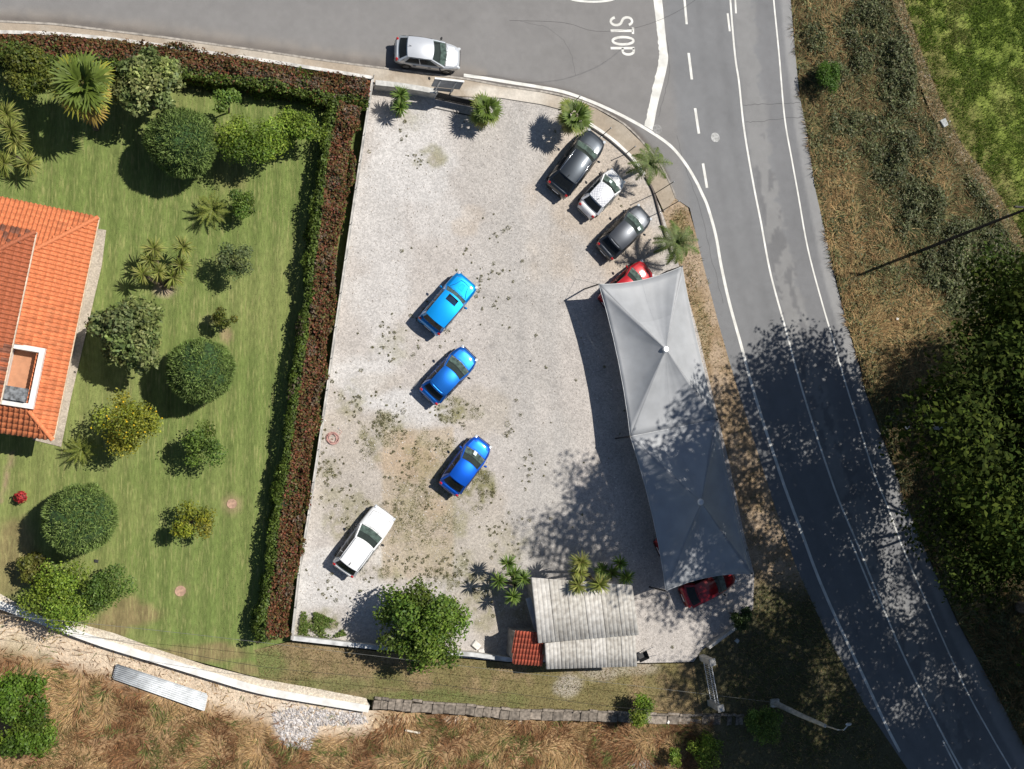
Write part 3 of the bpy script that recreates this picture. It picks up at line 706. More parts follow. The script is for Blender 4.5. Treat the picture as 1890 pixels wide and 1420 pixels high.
# terrace: parapet, floor, dark mat
par=MB(); zp=slopez(t_w0)+.42; zf=3.02
for (n0,n1,w0,w1) in ((t_n0,t_n0+.26,t_w0,t_w1+1),(t_n1-.26,t_n1,t_w0,uw+.2),(t_n0+.26,t_n1-.26,t_w0,t_w0+.26)):
    V,F=poly_prism(loc(hb,[hp(n0,w0,0),hp(n1,w0,0),hp(n1,w1,0),hp(n0,w1,0)]),zf,zp); par.add(V,F)
par.build('parapet',PLASTER,house)
fl=MB(); V,F=poly_prism(loc(hb,[hp(t_n0+.26,t_w0+.26,0),hp(t_n1-.26,t_w0+.26,0),hp(t_n1-.26,uw+.24,0),hp(t_n0+.26,uw+.24,0)]),zf-.1,zf+.02); fl.add(V,F)
fl.build('terrace_floor',mat('terrace_clay',(.46,.22,.12),.8,var=.05),house)
ft=MB(); V,F=poly_prism(loc(hb,[hp(t_n0+.3,t_w0+.4,0),hp(t_n0+1.0,t_w0+.4,0),hp(t_n0+1.0,uw+.1,0),hp(t_n0+.3,uw+.1,0)]),zf+.02,zf+1.0); ft.add(V,F)
ft.build('terrace_cover',mat('slate_grey',(.16,.17,.18),.7,var=.3,vscale=5),house)
win=MB(); win.wall([p-hb for p in (hp(2.2,.52,0),hp(3.6,.52,0))],.08,1.0,2.2); win.build('window',mat('window_glass',(.03,.04,.05),.08),house)
# ------------------------------------------------------------------ walls
def wall_thing(name,label,cat,pts,w,z0,z1,m,cap=None,capm=None,sm=0):
    P=GP(pts,z1,sm); b=Vector((P[0].x,P[0].y,0)); t=thing(name,label,cat,b)
    m1=MB(); m1.wall([p-b for p in P],w,z0,z1); m1.build('wall',m,t)
    if cap:
        m2=MB(); m2.wall([p-b for p in P],w+cap,z1+.002,z1+.06); m2.build('coping',capm or m,t)
    return t,b,P
t,b,P=wall_thing('boundary_wall','long pale low wall with wire posts between the hedge and the gravel lot','wall',[(688,146),(672,250),(657,350),(638,480),(620,604),(604,720),(588,830),(570,950),(552,1060),(539,1181)],.14,-.1,.72,CONC,.02,mat('coping_worn',(.47,.45,.42),.85,var=.15,vscale=2))
d=[];
for i in range(len(P)-1):
    n=max(1,round((P[i+1]-P[i]).length/1.9))
    for k in range(n): d.append(P[i].lerp(P[i+1],k/n))
for p in d:
    mm=MB(); q=p-b; mm.tube([(q.x,q.y,.7),(q.x,q.y,1.45)],.022,5); mm.build('fence_post',STEEL,t)
for zz in (1.0,1.4):
    mm=MB(); mm.tube([(p.x-b.x,p.y-b.y,zz) for p in d],.006,3); mm.build('wire',STEEL,t)
wall_thing('street_wall','curved white wall coping along the pavement in front of the red hedge','wall',[(-70,60),(0,60),(100,63),(190,71),(300,85),(400,100),(480,111),(600,130),(687,144)],.17,0,.78,CONC,.03,mat('coping_street',(.56,.54,.51),.85,var=.15,vscale=3),3)
wall_thing('entrance_wall','grey stone wall on the pavement side of the lot, left of the black gate','wall',[(693,153),(730,157),(770,163),(808,170)],.26,0,.95,CONC,.06,mat('coping_grey',(.50,.49,.46),.85,var=.1),0)
t,b,P=wall_thing('kerb_wall','low curved concrete kerb wall behind the parked dark cars','kerb',[(1084,226),(1105,239),(1130,257),(1155,279),(1175,300),(1190,322)],.20,0,.24,WCONC,.0,None,3)
wall_thing('kerb_edging','thin dark kerb edging between dry verge and gravel lot','kerb',[(1192,326),(1206,352),(1216,388),(1226,425),(1236,455),(1244,478)],.10,0,.17,mat('dark_kerb',(.12,.10,.09),.9),0,None,3)
# south wall of the lot
wall_thing('south_wall','grey concrete wall along the southern edge of the lot','wall',[(540,1178),(620,1187),(700,1196),(800,1203),(870,1208),(945,1218)],.22,-.3,.62,CONC,.03,mat('coping_south',(.48,.48,.47),.85,var=.15,vscale=2))
wall_thing('corner_wall','short pale wall at the shaded south east corner of the lot','wall',[(1309,1196),(1340,1173),(1378,1146)],.2,-.1,.5,CONC,.0)
wall_thing('retaining_wall','new white concrete retaining wall curving across the lower left','wall',[(-70,1092),(0,1117),(100,1154),(190,1187),(305,1222),(406,1253),(480,1274),(572,1291),(681,1309)],.42,-.9,.12,WCONC,0,None,4)
# old stone channel: individual slabs
chan=[(690,1297),(760,1302),(860,1309),(940,1317),(1040,1319),(1120,1322),(1232,1326),(1330,1327),(1372,1328)]
cp=GP(chan,.02,5); b=Vector((cp[0].x,cp[0].y,0)); t=thing('stone_channel','old weathered stone edging slabs right of the white retaining wall','stone edging',b)
M_ST=[mat('old_stone_%d'%i,(.22*k,.185*k,.15*k),.92,var=.2,vscale=5,bump=.6) for i,k in enumerate((.8,1.0,1.2))]
rg=random.Random(4); 
for i in range(len(cp)-1):
    a=cp[i]; c=cp[i+1]; dd=(c-a); n=max(1,int(round(dd.length/rg.choice((1.3,2.4,3.2))))); dn=dd.normalized(); nn=Vector((-dn.y,dn.x,0))
    for k in range(n):
        p=a+dd*(k/n)-b; q=a+dd*((k+1)/n)-b-dn*.03
        for (o0,o1,zz) in ((.34,.20,.16),(.17,-.36,.03)):
            z=zz+rg.uniform(-.06,.05); j=rg.uniform(-.07,.07)
            pts=[p+nn*(o0+j),q+nn*(o0+j*.5),q+nn*o1,p+nn*(o1+j)]
            V,F=poly_prism(pts,-.5,z); obj('slab',V,F,rg.choice(M_ST),t)
# ------------------------------------------------------------------ shed
sA,sB,sC,sD=G(980,1066,3.05),G(1166.6,1080,3.05),G(1179,1172,2.72),G(993,1187,2.72)
lA,lB,lC,lD=G(1004.8,1187,2.69),G(1172,1171,2.69),G(1175.6,1230,2.40),G(1007.8,1235,2.40)
sb=Vector(((sA+sC)/2)); sb.z=0
shed=thing('shed','small shed with pale grey corrugated sheet roof at the lower edge of the lot','shed',sb)
M_SH=[mat('fibre_cement_%d'%i,c,.9,vscale=3.4,col2=d,bump=.25,bscale=30) for i,(c,d) in enumerate([((.56,.535,.49),(.36,.335,.30)),((.60,.575,.535),(.42,.395,.36)),((.52,.495,.45),(.33,.305,.27))])]
M_SG=mat('shed_gutter_sheet',(.40,.44,.48),.55,.3)
def sheet_row(A,B,Cc,D,ns,ribs,parent,base,z_j=.0):
    rg=random.Random(int(A.x*7))
    for i in range(ns):
        P=[]; n=ribs*6
        for r in range(2):
            row=[]
            for k in range(n+1):
                f=(i+k/n)/ns; p=(A.lerp(B,f)).lerp(D.lerp(Cc,f),r+(rg.uniform(-.004,.012) if k==0 else 0))
                h=.045*(0 if k%6==0 else 1.0 if k%6 in(2,3,4) else .8)
                row.append(p-base+Vector((0,0,h+.005*(i%2)+z_j)))
            P.append(row)
        m=MB(); m.grid(P); o=m.build('roof_sheet',M_SH[(i*7+ribs)%3],parent,True)
        sm=o.modifiers.new('thick','SOLIDIFY'); sm.thickness=.012
mid1=sA.lerp(sD,.52); mid2=sB.lerp(sC,.52); ov=(sD-sA)*.03
sheet_row(sA,sB,sC,sD,6,4,shed,sb,.0); sheet_row(lA,lB,lC,lD,6,4,shed,sb)
wb=MB(); V,F=poly_prism([p-sb for p in (sA.lerp(lC,.07),sB.lerp(lD,.07),lC.lerp(sA,.05),lD.lerp(sB,.05))],0,2.33); wb.add(V,F); wb.build('wall',mat('shed_wall',(.40,.38,.35),.9,var=.15,bump=.3),shed)
gs=MB(); q0=G(975,1104,1.9)-sb; q1=G(993,1168,1.9)-sb; gs.wall([q0,q1],.34,1.86,1.92); gs.build('side_canopy',M_SG,shed)
# tiled lean-to
kA,kB,kC,kD=G(950.5,1165,2.3),G(1003,1168,2.3),G(1000,1228,1.98),G(945.4,1224,1.98)
kb_=Vector(((kA+kC)/2)); kb_.z=0
kt=thing('tiled_kiosk','small lean-to with red clay tile roof against the grey shed','lean-to',kb_)
rm=MB(); rm.add([p-kb_-Vector((0,0,.01)) for p in (kA,kB,kC,kD)],[(0,3,2,1)]); kr=rm.build('roof',TERRA_RED,kt)
notch=[G(989.5,1160,2.2),G(1010,1160,2.2),G(1010,1190,2.2),G(989.5,1190,2.2)]
tile_plane(kr,kb_,[kD,kC,kB,kA],kD,kC,.205,.38,TVR,[notch],limit=120)
wm=MB(); V,F=poly_prism([p-kb_ for p in (kA.lerp(kC,.08),kB.lerp(kD,.08),kC.lerp(kA,.08),kD.lerp(kB,.08))],0,1.95); wm.add(V,F); wm.build('wall',mat('kiosk_wall',(.33,.30,.27),.9,var=.15),kt)
# ------------------------------------------------------------------ tent
FAB=mat('tent_fabric',(.325,.335,.35),.55,var=.035,vscale=1.1,bump=.22,bscale=1.6)
zc_=2.55
cn={'nw':G(1105,525,2.5),'ne':G(1259,492,2.5),'mw':G(1163,806,2.45),'me':G(1323,775,2.6),'sw':G(1229,1091,2.5),'se':G(1388,1059,2.5)}
ap=[G(1229,645,3.9),G(1294,927,3.75)]
tb=Vector(((cn['nw']+cn['se'])/2)); tb.z=0
tent=thing('canopy_tent','long grey tensile canopy with two peaks sheltering parked cars','tent',tb)
def pyramid(keys, apex, sag, names):
    for e in range(4):
        A=cn[keys[e]]; B=cn[keys[(e+1)%4]]; n=20; k=12
        mid=(A+B)/2; inw=Vector((apex.x-mid.x,apex.y-mid.y,0)).normalized()
        P=[]
        for i in range(n+1):
            f=i/n; q=4*f*(1-f)
            bd=A.lerp(B,f)+inw*(sag[e]*q)+Vector((0,0,-.10*q+.012*math.sin(f*37+e))); row=[]
            for j in range(k+1):
                s=j/k; p=apex.lerp(bd,s); pw=1.12+.50*q
                p.z=bd.z+(apex.z-bd.z)*(1-s)**pw
                row.append(p-tb)
            P.append(row)
        m=MB(); m.grid(P); o=m.build('canopy_panel',FAB,tent,True)
        so_=o.modifiers.new('thick','SOLIDIFY'); so_.thickness=.012
        if keys[e]=='nw' and keys[(e+1)%4]=='ne':
            g=[[Vector(p)+Vector((0,0,.03)) for p in r[:6]] for r in P[1:-1]]; mm=MB(); mm.grid(g); mm.build('paler_patch',mat('tent_fabric_light',(.36,.37,.385),.5,var=.02),tent,True)  # slightly paler patch over the upper north panel only
        for i in (10,):
            sm_=MB(); sm_.tube([p+Vector((0,0,.008)) for p in P[i][1:]],.008,4); sm_.build('seam',mat('tent_seam',(.30,.31,.325),.7),tent)
        ed=MB(); ed.tube([r[-1] for r in P],.022,6); ed.build('edge_cable',mat('tent_edge',(.5,.51,.52),.5),tent,True)
pyramid(['nw','ne','me','mw'],ap[0],[.30,.10,.0,.28],None)
pyramid(['mw','me','se','sw'],ap[1],[.0,.12,.30,.30],None)
for a in ap:
    m=MB(); q=a-tb; m.tube([(q.x,q.y,0),(q.x,q.y,a.z-.05)],.07,8); m.build('mast',STEEL,tent)
    m=MB(); m.tube([(q.x,q.y,a.z-.06),(q.x,q.y,a.z+.05),(q.x,q.y,a.z+.06)],[.22,.16,.03],12); m.build('mast_cap',mat('cap_white',(.75,.75,.76),.35,.2),tent)
for k,p in cn.items():
    q=p-tb; out=Vector((p.x-(ap[0] if k in('nw','ne','mw') else ap[1]).x,p.y-(ap[0] if k in('nw','ne','mw') else ap[1]).y,0)).normalized()
    foot=q+out*.12; m=MB(); m.tube([(foot.x,foot.y,0),(q.x,q.y,p.z+.06)],.05,8); m.build('corner_post',BLACKM,tent)
    m=MB(); g0=q+out*1.0; m.tube([(q.x,q.y,p.z),(g0.x,g0.y,0.03)],.010,4); m.build('guy_cable',STEEL,tent)
# ------------------------------------------------------------------ gate, sign, posts
ga,gb_=G(807,171,1.15),G(884,188,1.15); g0=Vector((ga.x,ga.y,0)); gd=(gb_-ga); gd.z=0; gl=gd.length
gate=thing('black_gate','black metal barred sliding gate at the entrance between wall and fan palm','gate',g0,math.atan2(gd.y,gd.x))
m=MB(); m.box(0,gl,-.03,.03,1.10,1.16); m.box(0,gl,-.03,.03,.12,.18); m.build('rail',BLACKM,gate)
for i in range(24):
    x=.04+i*(gl-.08)/23; m=MB(); m.box(x-.026,x+.026,-.026,.026,.18,1.10); m.build('bar',BLACKM,gate)
m=MB(); m.box(.05,gl-.05,.030,.036,.2,1.09); m.build('darkening_sheet',mat('gate_sheet',(.035,.036,.04),.6),gate)  # dark sheet added behind the bars to blacken the gaps
m=MB(); m.box(-.05,.03,-.04,.04,0,1.25); m.build('post',GALV,gate)
m=MB(); m.box(0,gl+1,-.62,-.55,.03,.06); m.build('track',BLACKM,gate)
sa,sb2=G(803,145,3.0),G(856,151,3.0); s0=Vector((sa.x,sa.y,0)); sd=(sb2-sa); slen=sd.length
sign=thing('sign_board','grey roadside sign board on two posts by the silver hatchback','sign',s0,math.atan2(sd.y,sd.x))
m=MB(); m.box(0,slen,-.035,.035,1.75,3.0); m.build('panel',mat('sign_back',(.26,.28,.31),.5,.2),sign)
m=MB(); m.box(-.02,slen+.02,-.055,.055,3.0,3.05); m.build('frame',mat('sign_frame',(.72,.72,.70),.5),sign)  # pale strip paints the sunlit top edge of the board
for x in (.35,slen-.45):
    m=MB(); m.box(x-.04,x+.04,-.10,-.04,0,2.9); m.build('post',GALV,sign)
m=MB(); m.box(.2,slen-.35,-.05,-.037,1.2,1.7); m.build('lower_panel',mat('sign_back2',(.15,.17,.20),.5,.2),sign)
def pole(px,py,h,label,r=.03,cap=True):
    p=G(px,py,0); t=thing('post',label,'post',p)
    m=MB(); m.tube([(0,0,0),(0,0,h)],[r,r*.9],7); m.build('shaft',BLACKM,t)
    m=MB(); m.ell((0,0,h+.03),(r*1.8,r*1.8,.05),8,5); m.build('finial',STEEL,t)
    m=MB(); m.tube([(0,0,0),(0,0,.05)],r*2.4,8); m.build('foot',STEEL,t)
pole(1056,193,1.6,'thin post behind the palm at the pavement corner')
pole(1110,252,1.7,'thin dark post in front of the black estate car bonnet')
pole(1154,285,1.7,'thin post on the low kerb wall above the white small car')
pole(1208,358,3.0,'tall dark pole at the kerb between the white and the dark grey car')
pole(1217,392,3.0,'tall dark pole at the kerb beside the dark grey hatchback bonnet')
# white barred gate lower right
ha,hb2=G(1313,1222,1.4),G(1328,1304,1.4); h0=Vector((ha.x,ha.y,0)); hd=hb2-ha; hd.z=0; hl=hd.length
wg=thing('white_gate','white barred gate between two concrete posts in the shade','gate',h0,math.atan2(hd.y,hd.x))
WM=mat('white_metal',(.62,.63,.64),.5)
m=MB(); m.box(.2,hl-.1,-.02,.02,1.28,1.34); m.build('rail',WM,wg)
m=MB(); m.box(.2,hl-.1,-.02,.02,.85,.89); m.build('rail',WM,wg)
m=MB(); m.box(.2,hl-.1,-.02,.02,.18,.24); m.build('rail',WM,wg)
for i in range(17):
    x=.22+i*(hl-.4)/16; m=MB(); m.box(x-.014,x+.014,-.012,.012,.24,1.28); m.build('bar',WM,wg)
for x in (.0,hl+.1):
    m=MB(); m.box(x-.18,x+.18,-.18,.18,0,1.5); m.build('post',CONC,wg); m=MB(); m.box(x-.22,x+.22,-.22,.22,1.5,1.57); m.build('post_cap',CONC,wg)
# utility poles and cables
p=G(1428,1297,0); lp=thing('lamp_pole','leaning grey concrete lamp pole with hooked arm at lower right','lamp post',p)
m=MB(); m.tube([(0,0,-.1),(.1,0,3.2),(.25,.02,5.6)],[.21,.16,.12],8); m.build('pole',CONC,lp)
m=MB(); m.tube([(.25,.02,5.5),(.45,.05,6.6),(.62,.12,6.95),(.85,.35,7.0)],[.05,.045,.04,.035],6); m.build('arm',GALV,lp)
m=MB(); m.ell((.95,.45,6.98),(.22,.10,.06),10,6); m.build('lamp_head',GALV,lp)
m=MB(); m.box(-.30,.30,-.26,.26,-.1,.22); m.build('plinth',CONC,lp)
p=G(1698,464,0); up=thing('utility_pole','tall dark utility pole rising from the scrub on the right','utility pole',p)
m=MB(); m.tube([(0,0,-.1),(0.2,.45,5),(.4,.9,10.5)],[.13,.11,.08],8); m.build('pole',mat('tarred_wood',(.035,.03,.027),.85,var=.2),up)
m=MB(); m.box(-.7,.9,.82,.92,9.6,9.75); m.build('crossarm',mat('tarred_wood2',(.05,.045,.04),.85),up)
def cable(label,pts,r,m_):
    W_=[G(a,b,z) for (a,b,z) in smooth_line(pts,4)]; b=Vector((W_[0].x,W_[0].y,0)); t=thing('cable',label,'cable',b)
    m=MB(); m.tube([w-b for w in W_],r,4); m.build('strand',m_,t)
cable('pale overhead cable running left from the lamp pole',[(1432,1297,2.2),(1189,1268,2.6),(980,1244,3.0),(762,1219,3.2),(600,1200,3.4),(300,1165,4.0),(0,1135,4.5)],.009,mat('cable_grey',(.17,.17,.16),.7))
cable('dark strand tracing a cable shadow over the grass strip below the lot wall',[(1375,1322,2.5),(1143,1306,2.8),(945,1280,3.0),(700,1252,3.3),(470,1229,3.5),(200,1180,4.0),(-60,1140,4.4)],.010,BLACKM)  # black strand drawn along the line of a cable's cast shadow
cable('thin dark wire crossing the road above the stop line',[(940,38,5.5),(1040,42,5.3),(1100,58,5.2),(1180,50,5.3),(1262,15,5.6),(1330,-40,6.0)],.008,BLACKM)
# ================================================================== cars
def paint(name,c,metal=.0,rough=.35):
    return mat(name,c,rough,metal,1.0,var=.01,vscale=2,coatr=.065,spec=.12)
def glassm(name,tint,f):
    m,t,b,out=newmat(name); b.inputs['Base Color'].default_value=(*[c*.12 for c in tint],1); b.inputs['Roughness'].default_value=.03; b.inputs['Specular IOR Level'].default_value=.6
    tr=t.nodes.new('ShaderNodeBsdfTransparent'); tr.inputs[0].default_value=(*tint,1); mx=t.nodes.new('ShaderNodeMixShader'); mx.inputs[0].default_value=f
    t.links.new(b.outputs[0],mx.inputs[1]); t.links.new(tr.outputs[0],mx.inputs[2]); t.links.new(mx.outputs[0],out.inputs[0]); return m
INT=mat('car_interior',(.03,.03,.032),.9,var=.2); DASH=mat('dashboard',(.16,.17,.165),.8,var=.25,vscale=5); SEAT=mat('seat_fabric',(.10,.10,.105),.9,var=.2)
GLASS_old=mat('car_glass',(.045,.062,.06),.04,0,0,var=.15,vscale=2.5,spec=.6,col2=(.10,.13,.125))
GLASS=glassm('windscreen_glass',(.72,.86,.80),.75); GLASSD=glassm('tinted_glass',(.30,.34,.36),.55)
TYRE=mat('tyre',(.018,.018,.019),.85); RIM=mat('rim',(.45,.46,.47),.35,.8)
LENS=mat('headlight_lens',(.72,.74,.76),.06,.3,1.0,var=.03); TAIL=mat('tail_lens',(.45,.01,.012),.12,0,1.0,var=.1,vscale=8)
PLATE=mat('plate_white',(.75,.75,.74),.5); TRIM=mat('black_trim',(.015,.015,.016),.5); CHROME=mat('chrome',(.75,.76,.78),.12,1.0)
def car(label,px,py,head,P,L=4.2,W=1.76,H=1.47,zb=.92,cowl=.95,wt=.35,rt=-1.35,rb=-1.95,hood=.86,deck=None,boxy=0,rails=False,spoiler=False,sunroof=None,roofmat=None,scoop=False,sticker=None,glass=None,wins=2,antenna=True,nosew=.66,tailw=.74,trim=None):
    c=G(px,py,.75); fwd=G(px+head[0],py+head[1],.75)-c
    t=thing('car',label,'car',(c.x,c.y,.03),math.atan2(fwd.y,fwd.x))
    hl=L/2; hw=W/2; deck=deck if deck else zb
    glass=glass or GLASS
    def wid(x):
        u=abs(x)/hl; k=nosew if x>0 else tailw
        e=4.5+3*boxy
        return hw*(1-(1-k)*u**e)*(1-.05*sstep(.985,1.0,u))
    def ztop(x):
        if x>cowl: 
            f=(x-cowl)/(hl-cowl); return zb+(hood-zb)*f -(.16-.05*boxy)*f**5
        if x<rb:
            f=(rb-x)/(hl+rb+1e-6); return deck-.12*f**3
        return zb
    xs=[-hl,-hl+.03,-hl+.10,-hl+.22,rb,rb+.35,-.8,-.2,.4,cowl-.2,cowl,cowl+.2,(cowl+hl)/2,hl-.45,hl-.25,hl-.12,hl-.04,hl]
    xs=sorted(set(round(x,3) for x in xs))
    rows=[]
    for x in xs:
        w=wid(x); z=ztop(x); u=abs(x)/hl; zlo=.24+.10*max(0,u-.8)*5*.5
        e=.0 if u<.97 else (.10 if u<.995 else .22)
        half=[(0,z+.035-e),(.45*w,z+.028-e),(.78*w,z+.004-e),(.93*w,z-.045-e),(.995*w,z-.13-e*.5),(w*1.0,.62),(w*.985,.45),(w*.94,.30+e*.5),(w*.8,zlo)]
        row=[(x,-a,b) for a,b in half[::-1]]+[(x,a,b) for a,b in half[1:]]
        rows.append(row)
    m=MB(); m.grid(rows); n=len(rows[0])
    m.F.append(tuple(range(n))[::-1]); m.F.append(tuple(len(m.V)-n+i for i in range(n)))
    body=m.build('body',P,t,True)
    # cabin
    yb=wid(0)*.955; yt=yb*(.80+.08*boxy); zr=H-.05; bow=.16*(1-.55*boxy)
    def quadp(fb,ft,nu,nv,bulge=0):   # rows from bottom to top
        g=[]
        for j in range(nv+1):
            s=j/nv; row=[]
            for i in range(nu+1):
                a=-1+2*i/nu; p=Vector(fb(a)).lerp(Vector(ft(a)),s); row.append(p)
            g.append(row)
        return g
    fb=lambda a:(cowl-bow*a*a,a*yb,zb+.01); ftp=lambda a:(wt-.06-.10*a*a,a*yt,zr)
    rbm=lambda a:(rb+bow*.7*a*a,a*yb,deck+.01); rtp=lambda a:(rt+.06*a*a,a*yt,zr-.02)
    def frame(mb,fn,us,vs,holes,flip):
        """surface fn(u,v) on the cut grid us x vs, leaving out the cells in holes (glass openings)"""
        V=[fn(u,v) for v in vs for u in us]; n=len(us); F=[]
        for b_ in range(len(vs)-1):
            for a_ in range(n-1):
                um=(us[a_]+us[a_+1])/2; vm_=(vs[b_]+vs[b_+1])/2
                if any(h[0]<um<h[1] and h[2]<vm_<h[3] for h in holes): continue
                q=(b_*n+a_,b_*n+a_+1,(b_+1)*n+a_+1,(b_+1)*n+a_); F.append(q[::-1] if flip else q)
        mb.add(V,F)
    cab=MB()
    fs=lambda u,v:Vector(fb(u)).lerp(Vector(ftp(u)),v); rs=lambda u,v:Vector(rbm(u)).lerp(Vector(rtp(u)),v)
    frame(cab,fs,[-1,-.9,-.6,-.3,0,.3,.6,.9,1],[0,.04,.5,.95,1],[(-.9,.9,.04,.95)],False)
    frame(cab,rs,[-1,-.82,-.5,0,.5,.82,1],[0,.16,.5,.92,1],[(-.82,.82,.16,.92)],True)
    cuts=[.10,.47,.90] if wins==2 else [.07,.28,.56,.91]
    for s in (1,-1):
        A0=Vector(fb(s)); A1=Vector(ftp(s)); B0=Vector(rbm(s)); B1=Vector(rtp(s))
        def sf(f,q,A0=A0,A1=A1,B0=B0,B1=B1,s=s):
            p=(B0.lerp(A0,f)).lerp(B1.lerp(A1,f),q); p.y+=s*.03*math.sin(q*math.pi)*(1-boxy*.6); return p
        us=[0]; hs=[]
        for k in range(len(cuts)-1): us+=[cuts[k]+.012,(cuts[k]+cuts[k+1])/2,cuts[k+1]-.012]; hs.append((cuts[k]+.012,cuts[k+1]-.012,.10,.90))
        frame(cab,sf,us+[1],[0,.10,.5,.90,1],hs,s>0)
    cab.build('cabin',trim or P,t,True)
    # interior: dark tub, dashboard, seat backs
    m=MB(); V=[]; F=[]
    top=zb+.035
    m.add([(cowl-.1,-yb*.9,top),(cowl+bow*-.2,0,top),(cowl-.1,yb*.9,top),(rb+.1,yb*.9,top),(rb+.1,-yb*.9,top)],[(0,1,2,3,4)]); it=m.build('interior',INT,t)
    m=MB(); m.add([(cowl-.14,-yb*.86,top+.03),(cowl-.02,0,top+.03),(cowl-.14,yb*.86,top+.03),(cowl-.50,yb*.86,top+.07),(cowl-.42,0,top+.07),(cowl-.50,-yb*.86,top+.07)],[(0,1,4,5),(1,2,3,4)]); m.build('dashboard',DASH,it)
    for sx in (wt-.35,wt-1.15):
        for s in (1,-1):
            m=MB(); m.ell((sx,s*.36,top+.10),(.10,.22,.16),10,6); m.build('seat_back',SEAT,it,True)
    # roof
    g=[]
    for i in range(9):
        f=i/8; row=[]
        for j in range(11):
            a=-1+2*j/10; x0=rt+.06*a*a; x1=wt-.06-.10*a*a; x=x0+(x1-x0)*f
            z=zr-.02*(1-f)+(.085-.045*boxy)*(1-abs(a)**2.2)+.045*math.sin(f*math.pi)
            row.append((x,a*yt*1.01,z+.004))
        g.append(row)
    m=MB(); m.grid(g); roof=m.build('roof',roofmat or P,t,True)
    def pane(name,fn0,fn1,u0,u1,v0,v1,off,mt,parent=None,nu=8,nv=3):
        g=[]
        for j in range(nv+1):
            s=v0+(v1-v0)*j/nv; row=[]
            for i in range(nu+1):
                a=u0+(u1-u0)*i/nu; p=Vector(fn0(a)).lerp(Vector(fn1(a)),s)+Vector(off); row.append(p)
            g.append(row)
        q=MB(); q.grid(g); return q.build(name,mt,parent or t,True)
    pane('windshield',fb,ftp,-.90,.90,.04,.95,(.012,0,.012),glass)
    pane('rear_window',rbm,rtp,-.82,.82,.16,.92,(-.012,0,.010),GLASSD)
    for s in (1,-1):
        A0=Vector(fb(s)); A1=Vector(ftp(s)); B0=Vector(rbm(s)); B1=Vector(rtp(s))
        lo=lambda f:tuple(B0.lerp(A0,f)); hi=lambda f:tuple(B1.lerp(A1,f))
        for k in range(len(cuts)-1):
            pane('side_window',lo,hi,cuts[k]+.012,cuts[k+1]-.012,.10,.90,(0,s*.034,.006),GLASSD,nu=5)
        # doors
        ds=[(-.05,cowl-.25),(-1.0,-.10)]
        for (x0,x1) in ds:
            g=[]
            for z in (.34,.5,.68,zb-.14):
                g.append([(x0+(x1-x0)*i/4, s*(wid(x0+(x1-x0)*i/4)*(1.0 if z>.4 else .965)+.008), z) for i in range(5)])
            q=MB(); q.grid(g); dr=q.build('door',P,t,True)
            q=MB(); q.box(x0+.08,x0+.26,s*(wid(x0)+.03)-.012,s*(wid(x0)+.03)+.012,zb-.20,zb-.17); q.build('handle',TRIM,dr)
        # mirror
        M=Matrix.Rotation(R(-18*s),3,'Z')
        q=MB(); q.ell((cowl-.42,s*(yb+.17),zb+.06),(.07,.115,.075),10,6,M); q.build('mirror',P if (L*10)%2<1.2 else TRIM,t,True)
        # lights
        M=Matrix.Rotation(R(28*s),3,'Z')
        q=MB(); q.ell((hl-.22,s*wid(hl-.2)*.80,hood-.135),(.24,.13,.085),12,6,M); q.build('headlight',LENS,t,True)
        q=MB(); q.ell((-hl+.11,s*wid(-hl+.15)*.90,deck-.10),(.09,.12,.15),10,6); q.build('tail_light',TAIL,t,True)
        for wxp in (hl-.82,-hl+.78):
            yy=s*(wid(wxp)-.075)
            V=[];F=[];nn=18
            pr=[(.19,-.10),(.30,-.105),(.325,-.08),(.325,.07),(.30,.092),(.20,.085)]
            for (r_,y_) in pr:
                for k in range(nn): V.append((wxp+r_*math.cos(2*math.pi*k/nn),yy+s*y_,.295+r_*math.sin(2*math.pi*k/nn)))
            for i in range(len(pr)-1):
                for k in range(nn): F.append((i*nn+k,i*nn+(k+1)%nn,(i+1)*nn+(k+1)%nn,(i+1)*nn+k))
            wv=obj('wheel',V,F,TYRE,t,True)
            q=MB(); 
            for k in range(5):
                a=2*math.pi*k/5; b=a+.5
                q.add([(wxp,yy+s*.075,.295),(wxp+.2*math.cos(a),yy+s*.08,.295+.2*math.sin(a)),(wxp+.2*math.cos(b),yy+s*.08,.295+.2*math.sin(b))],[(0,1,2)])
            q.tube([(wxp,yy+s*.05,.295),(wxp,yy+s*.06,.295)],.21,14); q.build('rim',RIM,wv)
            # arch lip
            q=MB(); q.grid([[(wxp+r_*math.cos(math.pi*k/10),s*(wid(wxp)+.012),.295+r_*math.sin(math.pi*k/10)) for k in range(11)] for r_ in (.325,.385)]); q.build('arch_trim',TRIM,t)
    # bonnet panel, grille, plates, wipers
    g=[]
    for i in range(7):
        x=cowl+.06+(hl-.30-cowl-.06)*i/6; row=[]
        for j in range(9):
            a=-1+2*j/8; w=min(yb,wid(x))*.80; xx=x+(.0 if i<6 else -.12*a*a) -(bow*.9*a*a if i==0 else bow*.9*a*a*(1-i/6))
            row.append((xx,a*w,ztop(min(xx,hl))+.045-.038*a*a*abs(a)))
        g.append(row)
    m=MB(); m.grid([[(p[0]*1.0+(.018 if i==6 else -.014 if i==0 else 0),p[1]*1.022,p[2]-.006) for p in r] for i,r in enumerate(g)]); m.build('bonnet_gap',TRIM,t,True)
    m=MB(); m.grid(g); m.build('bonnet',P,t,True)
    for s in (1,-1):
        m=MB(); m.tube([(rt+.06,s*yt*1.01,zr-.005),((rt+wt)/2,s*yt*1.02,zr+.035),(wt-.16,s*yt*1.01,zr+.006)],.016,5); m.build('roof_moulding',TRIM,t,True)
